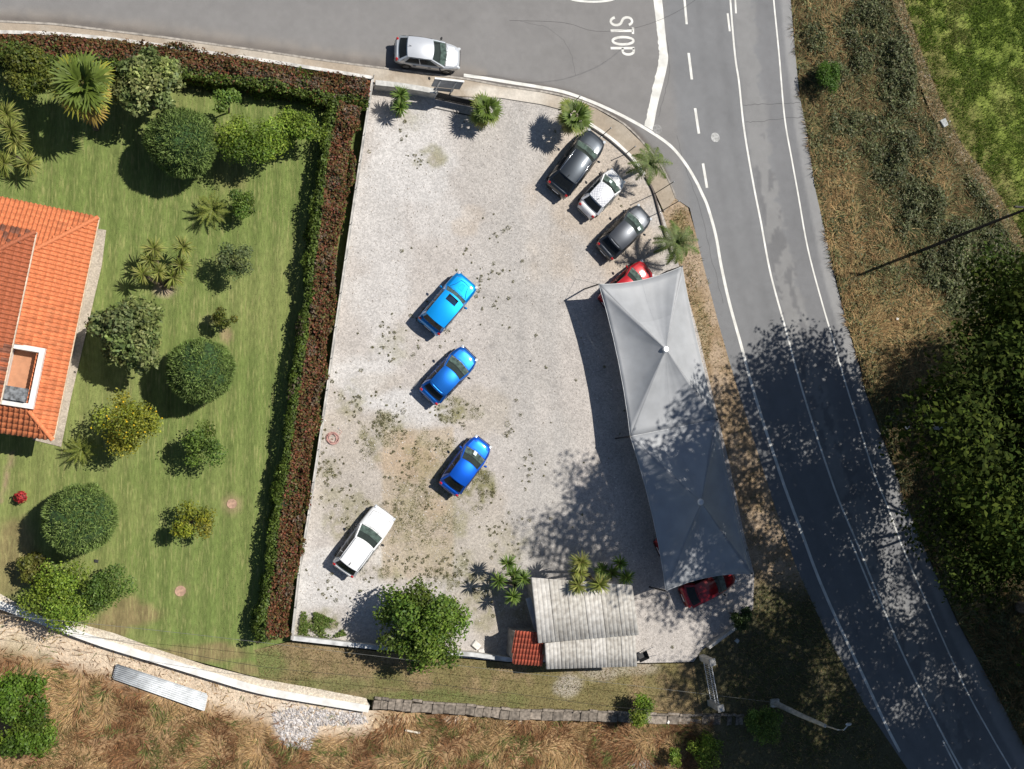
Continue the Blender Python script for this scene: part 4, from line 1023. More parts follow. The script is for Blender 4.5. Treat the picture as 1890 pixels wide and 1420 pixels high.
    m=MB(); m.grid([[(hl-.10-.16*a*a,a*wid(hl-.12)*.9,hood-.20),(hl-.02-.20*a*a,a*wid(hl-.12)*.95,hood-.24)] for a in (-1,-.6,-.2,.2,.6,1)]); m.build('bumper_gap',TRIM,t)
    m=MB(); m.box(hl-.03,hl+.012,-hw*.40,hw*.40,.42,.60); m.build('grille',TRIM,t)
    m=MB(); m.box(hl+.012,hl+.022,-.26,.26,.44,.55); m.build('licence_plate',PLATE,t)
    m=MB(); m.box(-hl-.02,-hl-.005,-.26,.26,.60,.71); m.build('licence_plate',PLATE,t)
    m=MB(); m.box(-hl-.012,-hl+.14,-hw*.60,hw*.60,.36,.50); m.build('rear_bumper',TRIM,t)
    for a in (-.45,.25):
        m=MB(); p=Vector(fb(a)); m.tube([p+Vector((.02,0,.03)),p.lerp(Vector(ftp(a+.35)),.22)+Vector((.02,0,.03))],.009,4); m.build('wiper',TRIM,t)
    if rails:
        for s in (1,-1):
            m=MB(); m.tube([(rt+.12,s*yt*.90,zr+.03),(rt+.25,s*yt*.90,zr+.09),(wt-.35,s*yt*.90,zr+.09),(wt-.2,s*yt*.90,zr+.05)],.022,6); m.build('roof_rail',CHROME if rails=='chrome' else GALV,t,True)
    if spoiler:
        m=MB(); m.grid([[(rt-.02+.05*a*a,a*yt*.95,zr+.045) for a in (-1,-.5,0,.5,1)],[(rt-.20+.05*a*a,a*yt*.9,zr+.02) for a in (-1,-.5,0,.5,1)]]); 
        so_=m.build('spoiler',P,t,True); md=so_.modifiers.new('thick','SOLIDIFY'); md.thickness=.03
    if sunroof:
        x0,x1,w=sunroof; zz=zr+.083
        m=MB(); m.box(x0,x1,-w,w,zz-.02,zz); m.build('sunroof',GLASSD,t)
    if scoop:
        m=MB(); zz=ztop(cowl+.45)
        m.add([(cowl+.25,-.16,zz+.06),(cowl+.25,.16,zz+.06),(cowl+.62,.12,zz+.05),(cowl+.62,-.12,zz+.05),(cowl+.22,-.19,zz),(cowl+.22,.19,zz),(cowl+.70,.15,zz),(cowl+.70,-.15,zz)],[(0,1,2,3),(0,4,5,1),(1,5,6,2),(2,6,7,3),(3,7,4,0)]); m.build('bonnet_scoop',P,t)
        for s in (1,-1):
            m=MB(); m.tube([(cowl+.02,s*.62,zb+.04),(cowl+.35,s*.42,zb+.05),(cowl+.75,s*.30,zb+.035),(cowl+.8,0,zb+.045)],.012,4); m.build('bonnet_crease',TRIM,t)
    if sticker:
        a0,s0=sticker
        p=[Vector(fb(a0)).lerp(Vector(ftp(a0)),s0),Vector(fb(a0+.28)).lerp(Vector(ftp(a0+.28)),s0),Vector(fb(a0+.28)).lerp(Vector(ftp(a0+.28)),s0+.3),Vector(fb(a0)).lerp(Vector(ftp(a0)),s0+.3)]
        o_=Vector((.02,0,.022)); obj('windscreen_paper',[q+o_ for q in p],[(0,1,2,3)],mat('paper',(.62,.72,.70),.7),t)
    if antenna:
        m=MB(); m.tube([(rt+.28,0,zr+.05),(rt+.05,0,zr+.22)],[.025,.008],5); m.build('antenna',TRIM,t)
    return t
SILVER=paint('paint_silver',(.60,.62,.65),.35,.3); WHITE=paint('paint_white',(.78,.78,.78),0,.4); BLACKP=paint('paint_black',(.026,.032,.040),.4,.34)
CHAR=paint('paint_charcoal',(.052,.057,.066),.45,.36); LBLUE=paint('paint_light_blue',(.0,.23,.62),.5,.40); BLUE=paint('paint_blue',(.010,.13,.50),.65,.38)
RBLUE=paint('paint_royal_blue',(.006,.11,.62),.65,.38); RED=paint('paint_red',(.36,.006,.012),.1,.35); SRED=paint('paint_deep_red',(.22,.008,.012),.1,.35); DRED=paint('paint_dark_red',(.20,.006,.010),.1,.35)
# black and white chequered roof foil
CHQ,tt,bb,oo=newmat('chequer_foil'); ck=tt.nodes.new('ShaderNodeTexChecker'); ck.inputs['Scale'].default_value=13
ck.inputs[1].default_value=(.80,.80,.82,1); ck.inputs[2].default_value=(.42,.43,.47,1); tq=tt.nodes.new('ShaderNodeTexCoord')
tt.links.new(tq.outputs['Object'],ck.inputs[0]); tt.links.new(ck.outputs[0],bb.inputs['Base Color']); bb.inputs['Roughness'].default_value=.25; bb.inputs['Coat Weight'].default_value=1; bb.inputs['Coat Roughness'].default_value=.1
car('silver hatchback parked on the side road by the pavement',790,100,(.99,.14),SILVER,L=4.15,W=1.74,H=1.50,cowl=1.18,wt=.28,rt=-1.42,rb=-1.95)
car('black estate car with chrome roof rails nearest the corner palm',1064,301,(77,-104),BLACKP,L=4.85,W=1.92,H=1.68,zb=1.02,hood=.98,cowl=1.30,wt=.45,rt=-1.62,rb=-2.25,rails='chrome',wins=3)
car('small white car with a black and white chequered roof',1111,357,(61,-66),WHITE,L=3.58,W=1.66,H=1.48,zb=.95,hood=.86,cowl=1.10,wt=.38,rt=-1.02,rb=-1.50,roofmat=CHQ,sticker=(.05,.25),nosew=.62,tailw=.66)
car('dark grey hatchback parked between the white car and the red car',1153,428,(81,-80),CHAR,L=4.2,W=1.78,H=1.50,cowl=1.20,wt=.30,rt=-1.30,rb=-1.92,spoiler=True,sticker=(-.75,.35),antenna=False)
car('red car half covered by the north end of the canopy',1157,528,(88,-76),RED,L=4.05,W=1.72,H=1.45,cowl=1.12,wt=.28,rt=-1.30,rb=-1.85,sticker=(-.6,.3))
car('light blue boxy off-roader with sunroof and bonnet scoop',827,560,(72,-86),LBLUE,L=4.05,W=1.76,H=1.75,zb=1.05,hood=1.02,cowl=.82,wt=.45,rt=-1.62,rb=-1.85,boxy=.8,sunroof=(-.15,.28,.36),scoop=True,antenna=False,nosew=.84,tailw=.90,trim=LBLUE)
car('mid blue hatchback in the middle of the three blue cars',829,692,(72,-76),BLUE,L=3.98,W=1.74,H=1.48,cowl=1.08,wt=.22,rt=-1.20,rb=-1.80,spoiler=True,antenna=False)
car('royal blue hatchback on the worn mossy patch',860,859,(65,-88),RBLUE,L=3.85,W=1.70,H=1.50,cowl=1.06,wt=.22,rt=-1.20,rb=-1.72,sticker=(-.1,.05),antenna=False,nosew=.60)
car('white estate car with roof rails at the lower left of the lot',672,999,(72,-98),WHITE,L=4.35,W=1.74,H=1.50,zb=.92,hood=.90,cowl=.86,wt=.08,rt=-1.68,rb=-2.08,rails='galv',wins=3,nosew=.82,boxy=.3)
car('red car poking out under the south end of the canopy',1308,1080,(96,-50),SRED,L=3.95,W=1.70,H=1.46,cowl=1.1,wt=.25,rt=-1.22,rb=-1.8)
car('dark red car under the canopy, only its tail showing at the left edge',1262,990,(96,-56),DRED,L=3.95,W=1.70,H=1.46,cowl=1.1,wt=.25,rt=-1.22,rb=-1.8)
# ================================================================== plants
RNG=np.random.default_rng(12)
def unit(v): return v/np.maximum(1e-9,np.linalg.norm(v,axis=1,keepdims=True))
def leaves_np(P,N,size,asp=.55,fold=.12):
    n=len(P); r=RNG.normal(size=(n,3)); T=unit(r-N*np.sum(r*N,1,keepdims=True)); B=np.cross(N,T)
    s=size[:,None]
    a=P-T*s*.5; c=P+T*s*.5; b=P+B*s*asp*.5+N*s*fold; d=P-B*s*asp*.5+N*s*fold
    return np.stack([a,b,c,d],1).reshape(-1,3)
def pal(n,cols,jit=.22,clump=None):
    cols=np.array(cols); k=RNG.integers(0,len(cols),n); w=RNG.random((n,1)); c=cols[k]*w+cols[RNG.integers(0,len(cols),n)]*(1-w)
    return c*(1+RNG.normal(0,jit,(n,1)).clip(-.6,.8))
def crown_np(center,radii,n,k,size,cols,seed,rc=.42,up=.5,low=-.35,flat=1.0):
    """leaf clumps spread over an ellipsoid; returns verts, tints and clump centres (local)"""
    rg=np.random.default_rng(seed)
    d=unit(rg.normal(size=(k*4,3))); d=d[d[:,2]>low][:k]; k=len(d)
    rad=np.array(radii); cc=d*rad*(rg.uniform(.35,.80,(k,1)))*np.array([1,1,1])
    rr=rc*rad.mean()*rg.uniform(.65,1.25,k)
    per=(n*rr**2/np.sum(rr**2)).astype(int); Ps=[];Ns=[];Cs=[]
    for i in range(k):
        m=per[i]; dd=unit(rg.normal(size=(m,3))); dd[:,2]=np.where(rg.random(m)<.65,np.abs(dd[:,2]),dd[:,2])
        r=rr[i]*rg.uniform(.45,1.12,(m,1)); bump=1+.8*(fbm(dd[:,0]*2.5+i*3,dd[:,1]*2.5+dd[:,2]*2,seed+i,3)[:,None]-.5)
        Ps.append(cc[i]+dd*r*bump*np.array([1,1,.85])); 
        nn=unit(dd*.6+np.array([0,0,up])+rg.normal(0,.55,(m,3))); Ns.append(nn)
        Cs.append(pal(m,cols)*rg.uniform(.70,1.35)*np.array([rg.uniform(.92,1.15),1,rg.uniform(.8,1.1)]))
    P=np.concatenate(Ps)+np.array(center); N=np.concatenate(Ns); Cc=np.concatenate(Cs)
    V=leaves_np(P,N,size*rg.uniform(.6,1.35,len(P)))
    return V,Cc,cc+np.array(center)
def tree(name,label,cat,px,py,rpx,h,n,size,cols,k=14,seed=1,trunk=.12,flat=.75,group=None,rc=.42,z0=None,xy=None,rx=None,fruit=None,low=-.35):
    """a woody plant whose crown shows at photo pixel (px,py) at height h"""
    c=G(px,py,h) if xy is None else Vector((xy[0],xy[1],h)); sc=(HCAM-h)*1.04/FPX
    r=rpx*sc if rx is None else rx
    t=thing(name,label,cat,(c.x,c.y,0),0,group)
    V,Cc,cl=crown_np((0,0,h-.25*r),(r,r,r*flat),n,k,size,cols,seed,rc,low=low)
    V[:,2]=np.maximum(V[:,2],.05)
    mesh_np('crown',V,4,LEAF,Cc,t)
    rg=random.Random(seed); m=MB(); hb_=max(.3,h-.9*r*flat)
    m.tube([(0,0,-.3),(rg.uniform(-.05,.05),rg.uniform(-.05,.05),hb_*.5),(0,0,hb_)],[trunk*1.3,trunk,trunk*.8],7)
    for q in cl[::max(1,len(cl)//9)]:
        q=Vector(q); mid=Vector((q.x*.45,q.y*.45,hb_+(q.z-hb_)*.6)); m.tube([(0,0,hb_*.9),mid,q],[trunk*.6,trunk*.4,trunk*.15],5)
    m.build('trunk',BARK,t)
    if fruit:
        rg2=np.random.default_rng(seed+5); idx=rg2.choice(len(V)//4,fruit,replace=False); mb=MB()
        for i in idx:
            p=V[i*4]; 
            if p[2]>h-.35*r: mb.ell(p+np.array([0,0,.05]),(.055,.05,.06),6,4)
        if mb.V: mb.build('fruit',mat('lemon',(.75,.48,.02),.5),t,True)['kind']='stuff'
    return t
GREEN_D=[(.045,.085,.02),(.065,.115,.028),(.03,.06,.016)]
GREEN_M=[(.125,.21,.035),(.175,.26,.05),(.075,.135,.025)]
GREEN_G=[(.19,.24,.08),(.27,.31,.12),(.11,.155,.05)]
GREEN_Y=[(.26,.28,.03),(.33,.33,.035),(.14,.18,.025)]
GREEN_B=[(.17,.27,.03),(.24,.33,.045),(.10,.17,.022)]
OLIVE=[(.14,.185,.06),(.16,.21,.085),(.075,.11,.045)]
# garden shrubs and trees
tree('garden_shrub','loose yellow green shrub at the top left beside the street hedge','shrub',52,128,46,2.3,4500,.17,[(.11,.15,.025),(.16,.19,.03),(.07,.10,.02)],14,21)
tree('loquat_tree','large leaved grey green tree right of the tall fan palm','tree',275,158,66,3.4,6500,.25,GREEN_G,24,22,.14,rc=.30)
tree('young_tree','slender young tree with a bare stem near the street hedge','tree',420,180,30,2.6,700,.17,GREEN_M,7,23,.05,rc=.38)
tree('garden_shrub','bright green bushy shrub right of the upper clipped ball','shrub',466,248,56,2.6,7000,.15,GREEN_B,16,24)
tree('garden_shrub','bright green shrub tucked against the corner of the two hedges','shrub',548,232,44,2.2,4500,.15,GREEN_B,12,25)
tree('garden_shrub','round leafy shrub beside the upper cycad','shrub',446,372,28,1.6,2200,.13,GREEN_M,9,26)
tree('olive_bush','dark small leaved bush standing alone mid lawn','bush',430,480,34,2.2,2800,.12,OLIVE,11,27,.07)
tree('garden_shrub','small yellow tipped shrub above the middle clipped ball','shrub',414,588,22,1.5,1300,.12,[(.12,.15,.02),(.18,.18,.03),(.07,.10,.02)],8,28,.05)
tree('loquat_tree','broad grey green tree between the house and the middle clipped ball','tree',236,622,77,3.2,8500,.25,GREEN_G,28,29,.14,rc=.28)
tree('lemon_tree','large yellow green lemon tree hung with fruit near the house corner','tree',238,783,60,3.0,7500,.14,GREEN_Y,17,30,.12,fruit=90)
tree('citrus_tree','small green citrus tree right of the large lemon tree','tree',376,828,40,2.2,3200,.14,GREEN_M,11,31,.07)
tree('lemon_tree','small rounded yellow green lemon tree low on the lawn','tree',349,966,37,1.9,3000,.13,GREEN_Y,11,32,.07)
tree('garden_shrub','yellowish spiky shrub at the left edge below the lowest clipped ball','shrub',50,1046,32,1.2,2200,.16,[(.13,.15,.03),(.18,.18,.04),(.08,.09,.02)],9,33)
tree('garden_shrub','bushy green shrub overhanging the white retaining wall','shrub',104,1102,58,2.3,7000,.14,GREEN_B,16,34)
tree('garden_shrub','dense dark green shrub at the bottom corner of the lawn','shrub',196,1084,44,2.0,4800,.13,GREEN_M,13,35)
tree('walnut_tree','bright green leafy tree at the bottom left corner of the field','tree',30,1296,50,3.4,6500,.17,[(.10,.19,.02),(.15,.24,.03),(.07,.13,.015)],18,36,.12)
tree('walnut_tree','lower bright green tree at the very bottom left','tree',46,1358,46,2.8,5600,.17,[(.10,.18,.02),(.14,.22,.03),(.07,.12,.015)],14,37,.1)
tree('orange_tree','round dark green tree growing over the south wall of the lot','tree',780,1160,88,3.3,17000,.20,[(.10,.18,.024),(.14,.23,.034),(.17,.24,.04),(.055,.105,.017)],38,38,.16,rc=.29)
tree('wayside_bush','bright green bush on the old stone edging','bush',1188,1318,36,1.5,3200,.13,GREEN_B,11,39,.06)
tree('wayside_bush','shaded leafy bush beside the foot of the lamp pole','bush',1412,1338,42,1.8,4000,.14,GREEN_M,12,40,.06)
tree('wayside_bush','small leafy bush low in the dry field at the bottom','bush',1310,1385,36,1.2,2800,.13,GREEN_B,10,41,.05)
tree('wayside_bush','tiny bush at the bottom edge of the dry field','bush',1248,1398,20,.8,1200,.12,GREEN_B,7,42,.04)
tree('wayside_bush','dark shrub in the shade near the canopy south corner','bush',1370,1140,26,1.6,2000,.14,GREEN_D,8,43,.06)
tree('bank_bush','bright green rounded bush on the dry bank by the road','bush',1533,140,32,1.3,3500,.12,[(.06,.14,.015),(.09,.18,.025)],10,44,.05)
# clipped balls
def ball(label,px,py,rpx,seed):
    h=2.25; c=G(px,py,h); r=rpx*(HCAM-h)*1.02/FPX*.82
    t=thing('clipped_ball_shrub',label,'topiary',(c.x,c.y,0),0,'clipped ball shrubs on the lawn'); rg=np.random.default_rng(seed)
    n=15000; d=unit(rg.normal(size=(n,3))); k=1+.32*(fbm(d[:,0]*3+5,d[:,1]*3+d[:,2]*3,seed,3)-.5)
    P=d*r*k[:,None]*np.where(rg.random((n,1))<.3,rg.uniform(.85,.97,(n,1)),1.0)
    D=unit(d*.6+np.array([0,0,.35])+rg.normal(0,.6,(n,3))); S=unit(np.cross(D,rg.normal(size=(n,3))))
    ln=rg.uniform(.12,.28,(n,1)); w=.03
    V=np.stack([P-S*w,P+S*w,P+D*ln],1).reshape(-1,3)+np.array([0,0,h])
    col=pal(n,[(.12,.185,.042),(.165,.235,.058),(.21,.28,.09)],.25)
    nn=fbm(d[:,0]*4,d[:,1]*4,seed+3,3); col=col*(.75+.5*nn)[:,None]
    V[:,2]=np.maximum(V[:,2],.03)
    mesh_np('foliage',V,3,NEEDLE,col,t)
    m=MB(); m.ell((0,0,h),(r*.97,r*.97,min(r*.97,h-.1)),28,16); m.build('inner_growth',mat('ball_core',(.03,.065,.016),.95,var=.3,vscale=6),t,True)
    m=MB(); m.tube([(0,0,-.05),(0,0,h-r*.5)],.14,8); m.build('trunk',BARK,t)
ball('upper clipped ball shrub below the street hedge trees',335,264,68,51)
ball('middle clipped ball shrub right of the broad grey green tree',370,684,65,52)
ball('lowest clipped ball shrub at the lower left of the lawn',147,958,67,53)
# hedges
def hedge(name,label,pts,w,h,n,seed,redtop,z_in=None,gap=.0):
    P=GP(pts,h*.9,5); b=Vector((P[0].x,P[0].y,0)); t=thing(name,label,'hedge',b); rg=np.random.default_rng(seed)
    A=np.array([(p.x-b.x,p.y-b.y) for p in P]); seg=np.linalg.norm(np.diff(A,axis=0),axis=1); cum=np.r_[0,np.cumsum(seg)]; Lh=cum[-1]
    s=rg.uniform(0,Lh,n); x=np.interp(s,cum,A[:,0]); y=np.interp(s,cum,A[:,1])
    e=.2; tx=np.interp(np.minimum(s+e,Lh),cum,A[:,0])-np.interp(np.maximum(s-e,0),cum,A[:,0]); ty=np.interp(np.minimum(s+e,Lh),cum,A[:,1])-np.interp(np.maximum(s-e,0),cum,A[:,1])
    tt_=unit(np.stack([tx,ty],1)); nx,ny=-tt_[:,1],tt_[:,0]
    q=rg.random(n); # cross-section: left side, top, right side
    per=rg.uniform(0,2*h+w,n); side=np.where(per<h,0,np.where(per<h+w,1,2))
    off=np.where(side==0,w/2,np.where(side==1,w/2-(per-h),-w/2)); zz=np.where(side==0,per,np.where(side==1,h,h-(per-h-w)))
    # rounded shoulders
    f=np.abs(off)/(w/2); zz=np.where(side==1,zz-.22*h*.5*f**4,zz)
    bulge=(fbm(s*.9,off*1.3+zz,seed,3)-.5)+1.1*(fbm(s*.42,side*3.3,seed+21,3)-.5); bul2=(fbm(s*3.1,off*2+zz*2,seed+3,3)-.5)
    dpth=rg.uniform(-.20,.08,n)+bulge*.75+bul2*.45
    N2=np.stack([np.where(side==0,nx,np.where(side==2,-nx,0)),np.where(side==0,ny,np.where(side==2,-ny,0)),(side==1).astype(float)],1)
    pos=np.stack([x+nx*off,y+ny*off,zz],1)+N2*dpth[:,None]; pos[:,2]=np.maximum(pos[:,2],.05)
    nn=unit(N2*.7+np.array([0,0,.45])+rg.normal(0,.5,(n,3)))
    red=pal(n,[(.19,.055,.034),(.25,.08,.042),(.21,.11,.04),(.15,.11,.035),(.09,.055,.027),(.12,.14,.035)],.28); grn=pal(n,[(.10,.16,.024),(.15,.21,.034),(.08,.11,.022)],.25)
    pat=fbm(s*.55,off*.9,seed+9,4); k=redtop(off/(w/2),zz/h,pat,rg.random(n))
    col=np.where(k[:,None],red,grn); dead=fbm(s*.8,off*1.1+3,seed+33,3)>.66; col=np.where((dead&(rg.random(n)<.5))[:,None],pal(n,[(.20,.15,.10),(.14,.10,.07)],.2),col)
    V=leaves_np(pos,nn,rg.uniform(.10,.22,n),.55)
    mesh_np('foliage',V,4,LEAF,col,t)
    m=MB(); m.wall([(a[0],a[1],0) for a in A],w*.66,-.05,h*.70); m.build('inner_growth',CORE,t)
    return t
hedge('street_hedge','red leaved hedge running behind the white street wall',[(-60,87),(0,87),(100,91),(190,98),(300,112),(400,128),(480,141),(560,154),(640,166),(682,172)],1.55,1.55,28000,61,lambda o,z,p,r:((z>.72)&(o>-.35+.6*(p-.5))&(p+.35*r>.42))|(r<.10))
hedge('long_hedge','long red and green hedge between the lawn and the gravel lot',[(638,190),(623,260),(611,350),(596,470),(581,604),(563,730),(547,850),(530,960),(516,1060),(505,1150),(508,1180)],1.60,1.70,52000,62,lambda o,z,p,r:((z>.8)&(o>-.45+.5*(p-.5))&(p+.45*r>.50))|((o>.6)&(r<.35))|((o>-.5)&(r<.22)))
# ---------------- spiky plants
def blade_np(base,dirs,L,w,droop,nseg=4,fold=0):
    """tapered arching blades as quad strips; base (n,3), dirs (n,3)"""
    n=len(base); S=unit(np.cross(dirs,np.array([0,0,1.0])+RNG.normal(0,.05,(n,3)))); out=[]
    prev=None; p=base.copy(); d=dirs.copy(); step=L[:,None]/nseg
    prof=[.55,1.0,.85,.5,.04] if nseg==4 else list(np.linspace(1,.05,nseg+1))
    ring=[]
    for i in range(nseg+1):
        ring.append((p-S*w[:,None]*prof[i]*.5,p+S*w[:,None]*prof[i]*.5))
        d=unit(d+np.array([0,0,-1.0])*droop[:,None]/nseg); p=p+d*step
    for i in range(nseg):
        out.append(np.stack([ring[i][0],ring[i][1],ring[i+1][1],ring[i+1][0]],1))
    return np.stack(out,1).reshape(-1,3)
def rosette(c,r,n,rg,w=.06,droop=.9,cols=None,elev=(-.35,1.3)):
    az=rg.uniform(0,2*math.pi,n); el=rg.uniform(elev[0],elev[1],n); d=np.stack([np.cos(el)*np.cos(az),np.cos(el)*np.sin(az),np.sin(el)],1)
    L=r*rg.uniform(.8,1.12,n)*1.05; V=blade_np(np.tile(np.array(c,float),(n,1))+d*.06,d,L,np.full(n,w)*rg.uniform(.8,1.2,n),droop*rg.uniform(.5,1.2,n))
    col=np.repeat(pal(n,cols,.22),4,0); 
    tipm=np.tile(np.array([.85,.95,1.05,1.2]),n)[:,None]; return V,col*tipm
def yucca(label,heads,foot,rad,n,cols,seed,w=.065,name='yucca'):
    """heads: (px,py,z); foot: pixel of the root on the ground"""
    f=G(foot[0],foot[1],0); t=thing(name,label,'yucca' if name=='yucca' else 'palm',f); rg=np.random.default_rng(seed)
    m=MB()
    for (hx,hy,hz) in heads:
        c=G(hx,hy,hz)-f; V,col=rosette(c,rad*rg.uniform(.9,1.1),n,rg,w,1.0,cols); V[:,2]=np.maximum(V[:,2],.04)
        mesh_np('leaf_head',V,4,LEAF,col,t)
        m.tube([(0,0,0),(c.x*.55,c.y*.55,c.z*.5),(c.x,c.y,c.z)],[.11,.085,.07],7)
    m.build('trunk',BARK,t)
YUC=[(.17,.21,.035),(.24,.27,.06),(.31,.30,.085)]; YUCD=[(.085,.16,.024),(.13,.21,.035),(.18,.25,.05)]
yucca('clump of spiky yuccas at the left edge above the house',[(12,212,1.9),(30,262,1.6),(8,302,1.5),(52,302,1.5),(20,240,2.0)],(22,285),.85,85,YUC,71)
yucca('clump of pale spiky yuccas alone on the lawn right of the house',[(284,460,2.0),(338,456,2.0),(276,480,1.7),(264,506,1.8),(293,503,1.3),(320,512,1.1),(334,490,1.4)],(303,533),.66,75,YUC,72)
yucca('dark green yucca cluster left of the grey shed',[(937,1040,2.3),(966,1068,2.6),(920,1072,2.2),(946,1101,2.0),(950,1060,1.6)],(952,1080),.58,75,YUCD,73)
yucca('yellow green yucca cluster overhanging the shed roof',[(1072,1038,3.2),(1068,1080,3.5),(1106,1079,3.5),(1068,1056,2.8)],(1083,1058),.66,90,YUC,74,.07)
yucca('dark yucca cluster at the north east corner of the shed',[(1144,1039,2.6),(1156,1066,2.3),(1110,1052,1.8),(1128,1058,1.6)],(1135,1056),.56,75,YUCD,75)
yucca('small two headed yucca inside the lot by the entrance wall',[(739,176,1.7),(738,200,1.2),(740,190,.9)],(738,215),.60,85,YUCD,76)
def fan_palm(label,px,py,foot,h,r,nl,cols,seed,skirt=True,name='fan_palm'):
    f=G(foot[0],foot[1],0); c=G(px,py,h)-f; t=thing(name,label,'palm',f); rg=np.random.default_rng(seed)
    Vs=[];Cs=[]
    for i in range(nl):
        az=i*2.39996+rg.uniform(-.35,.35); el=1.25-1.75*(i/nl)**.8+rg.uniform(-.2,.2)
        d=np.array([math.cos(el)*math.cos(az),math.cos(el)*math.sin(az),math.sin(el)]); pl=r*(.22+.34*(i/nl)**.5)*rg.uniform(.75,1.2)
        hub=np.array(c)+d*pl; u=d; sidev=np.cross(u,[0,0,1.0]); sidev/=np.linalg.norm(sidev)+1e-9; up_=np.cross(sidev,u)
        k=17; an=np.linspace(-1.95,1.95,k)+rg.normal(0,.03,k)
        dirs=unit(np.cos(an)[:,None]*u+np.sin(an)[:,None]*sidev+up_*.12)
        L=r*.55*rg.uniform(.8,1.15)*(1-.25*np.abs(an)/2)*rg.uniform(.9,1.1,k)
        V=blade_np(np.tile(hub,(k,1)),dirs,L,np.full(k,r*.085),np.full(k,.35+.6*(i/nl)))
        base=np.array(cols[0]) if i<nl*.5 else np.array(cols[1]) if i<nl*.8 else np.array(cols[2])
        cc=base*(1+rg.normal(0,.15,(k,1))); cc=np.repeat(cc,4,0)*np.tile(np.array([.9,1,1.05,1.3]),k)[:,None]
        Vs.append(V);Cs.append(cc)
        pv_=blade_np(np.array([np.array(c)]),np.array([d]),np.array([pl]),np.array([.035]),np.array([.0])); Vs.append(pv_); Cs.append(np.tile(base*1.3,(4,1)))
    V=np.concatenate(Vs); V[:,2]=np.maximum(V[:,2],.04)
    mesh_np('fronds',V,4,LEAF,np.concatenate(Cs),t)
    m=MB(); m.tube([(0,0,-.1),(c.x*.5,c.y*.5,c.z*.5),(c.x,c.y,c.z)],[.22,.17,.15],9); m.build('trunk',BARK,t)
    if skirt:
        n=320; az=rg.uniform(0,6.28,n); hh=rg.uniform(.55,.98,n)
        b_=np.stack([c.x*hh+.15*np.cos(az),c.y*hh+.15*np.sin(az),c.z*hh],1); d=unit(np.stack([np.cos(az),np.sin(az),-.55*np.ones(n)],1))
        Vk=blade_np(b_,d,rg.uniform(.6,1.0,n)*r*.75,np.full(n,.10),np.full(n,1.2)); mesh_np('dead_skirt',Vk,4,DRY,np.repeat(pal(n,[(.22,.15,.08),(.14,.10,.055),(.28,.18,.08)],.2),4,0),t)
fan_palm('tall fan palm with yellowing fronds at the top left',152,158,(178,236),4.4,2.0,24,[(.13,.18,.03),(.29,.29,.04),(.45,.32,.08)],81)
fan_palm('bushy fan palm beside the black entrance gate',897,204,(884,224),1.6,1.25,17,[(.12,.18,.03),(.19,.23,.045),(.26,.25,.07)],82,False)
fan_palm('leaning fan palm with two trunks on the pavement corner',1062,215,(1042,236),2.2,1.40,18,[(.12,.18,.03),(.20,.24,.045),(.30,.28,.10)],83,False)
def feather(label,px,py,foot,h,r,nl,cols,seed,name='feather_palm',cat='palm',el0=1.2,el1=-.1,droop=1.5,lw=.30,trunk=.1,step=.045):
    f=G(foot[0],foot[1],0); c=G(px,py,h)-f; t=thing(name,label,cat,f); rg=np.random.default_rng(seed)
    for i in range(nl):
        az=i*2.39996+rg.uniform(-.25,.25); el=el0+(el1-el0)*(i/nl); L=r*rg.uniform(.9,1.15); k=int(L/step)
        p=np.array(c,float); d=np.array([math.cos(el)*math.cos(az),math.cos(el)*math.sin(az),math.sin(el)]); pts=[];ds=[]
        for j in range(k):
            pts.append(p.copy()); ds.append(d.copy()); d=d+np.array([0,0,-1.0])*droop/k; d/=np.linalg.norm(d); p=p+d*step
        pts=np.array(pts);ds=np.array(ds); S=unit(np.cross(ds,np.array([0,0,1.0])+1e-3)); w=lw*np.sin(np.linspace(.35,2.95,k))
        Vs=[];
        for s in (1,-1):
            dd=unit(S*s+ds*.55+np.array([0,0,.12])+rg.normal(0,.12,(k,3))); Vs.append(blade_np(pts,dd,w*rg.uniform(.85,1.1,k),np.full(k,.030),np.full(k,.5),2))
        rb=np.stack([pts[:-1]-S[:-1]*.012,pts[:-1]+S[:-1]*.012,pts[1:]+S[1:]*.012,pts[1:]-S[1:]*.012],1).reshape(-1,3)
        V=np.concatenate(Vs+[rb]); V[:,2]=np.maximum(V[:,2],.04); nq=len(V)//4
        mesh_np('frond',V,4,LEAF,pal(nq,cols,.2)*rg.uniform(.85,1.15),t)
    m=MB(); m.tube([(0,0,0),(c.x*.5,c.y*.5,c.z*.5),(c.x,c.y,c.z)],[trunk*1.2,trunk,trunk],8); m.build('trunk',BARK,t)
FEA=[(.085,.14,.028),(.12,.17,.04),(.17,.21,.05)]; CYC=[(.14,.19,.03),(.20,.24,.04),(.26,.27,.05)]
feather('drooping feather palm above the small white car',1197,303,(1186,312),2.3,1.55,15,FEA,91,lw=.46,step=.032,droop=1.8)
feather('drooping feather palm beside the dark grey hatchback',1247,448,(1232,456),2.5,1.75,17,FEA,92,lw=.50,step=.032,droop=1.8)
feather('upper cycad with stiff radiating fronds on the lawn',393,388,(392,396),.75,1.15,28,CYC,93,'cycad','cycad',1.15,.02,.55,.20,.16,.04)
feather('lower cycad near the house corner under the lemon tree',152,830,(152,838),.65,.98,24,CYC,94,'cycad','cycad',1.15,.02,.55,.18,.16,.04)
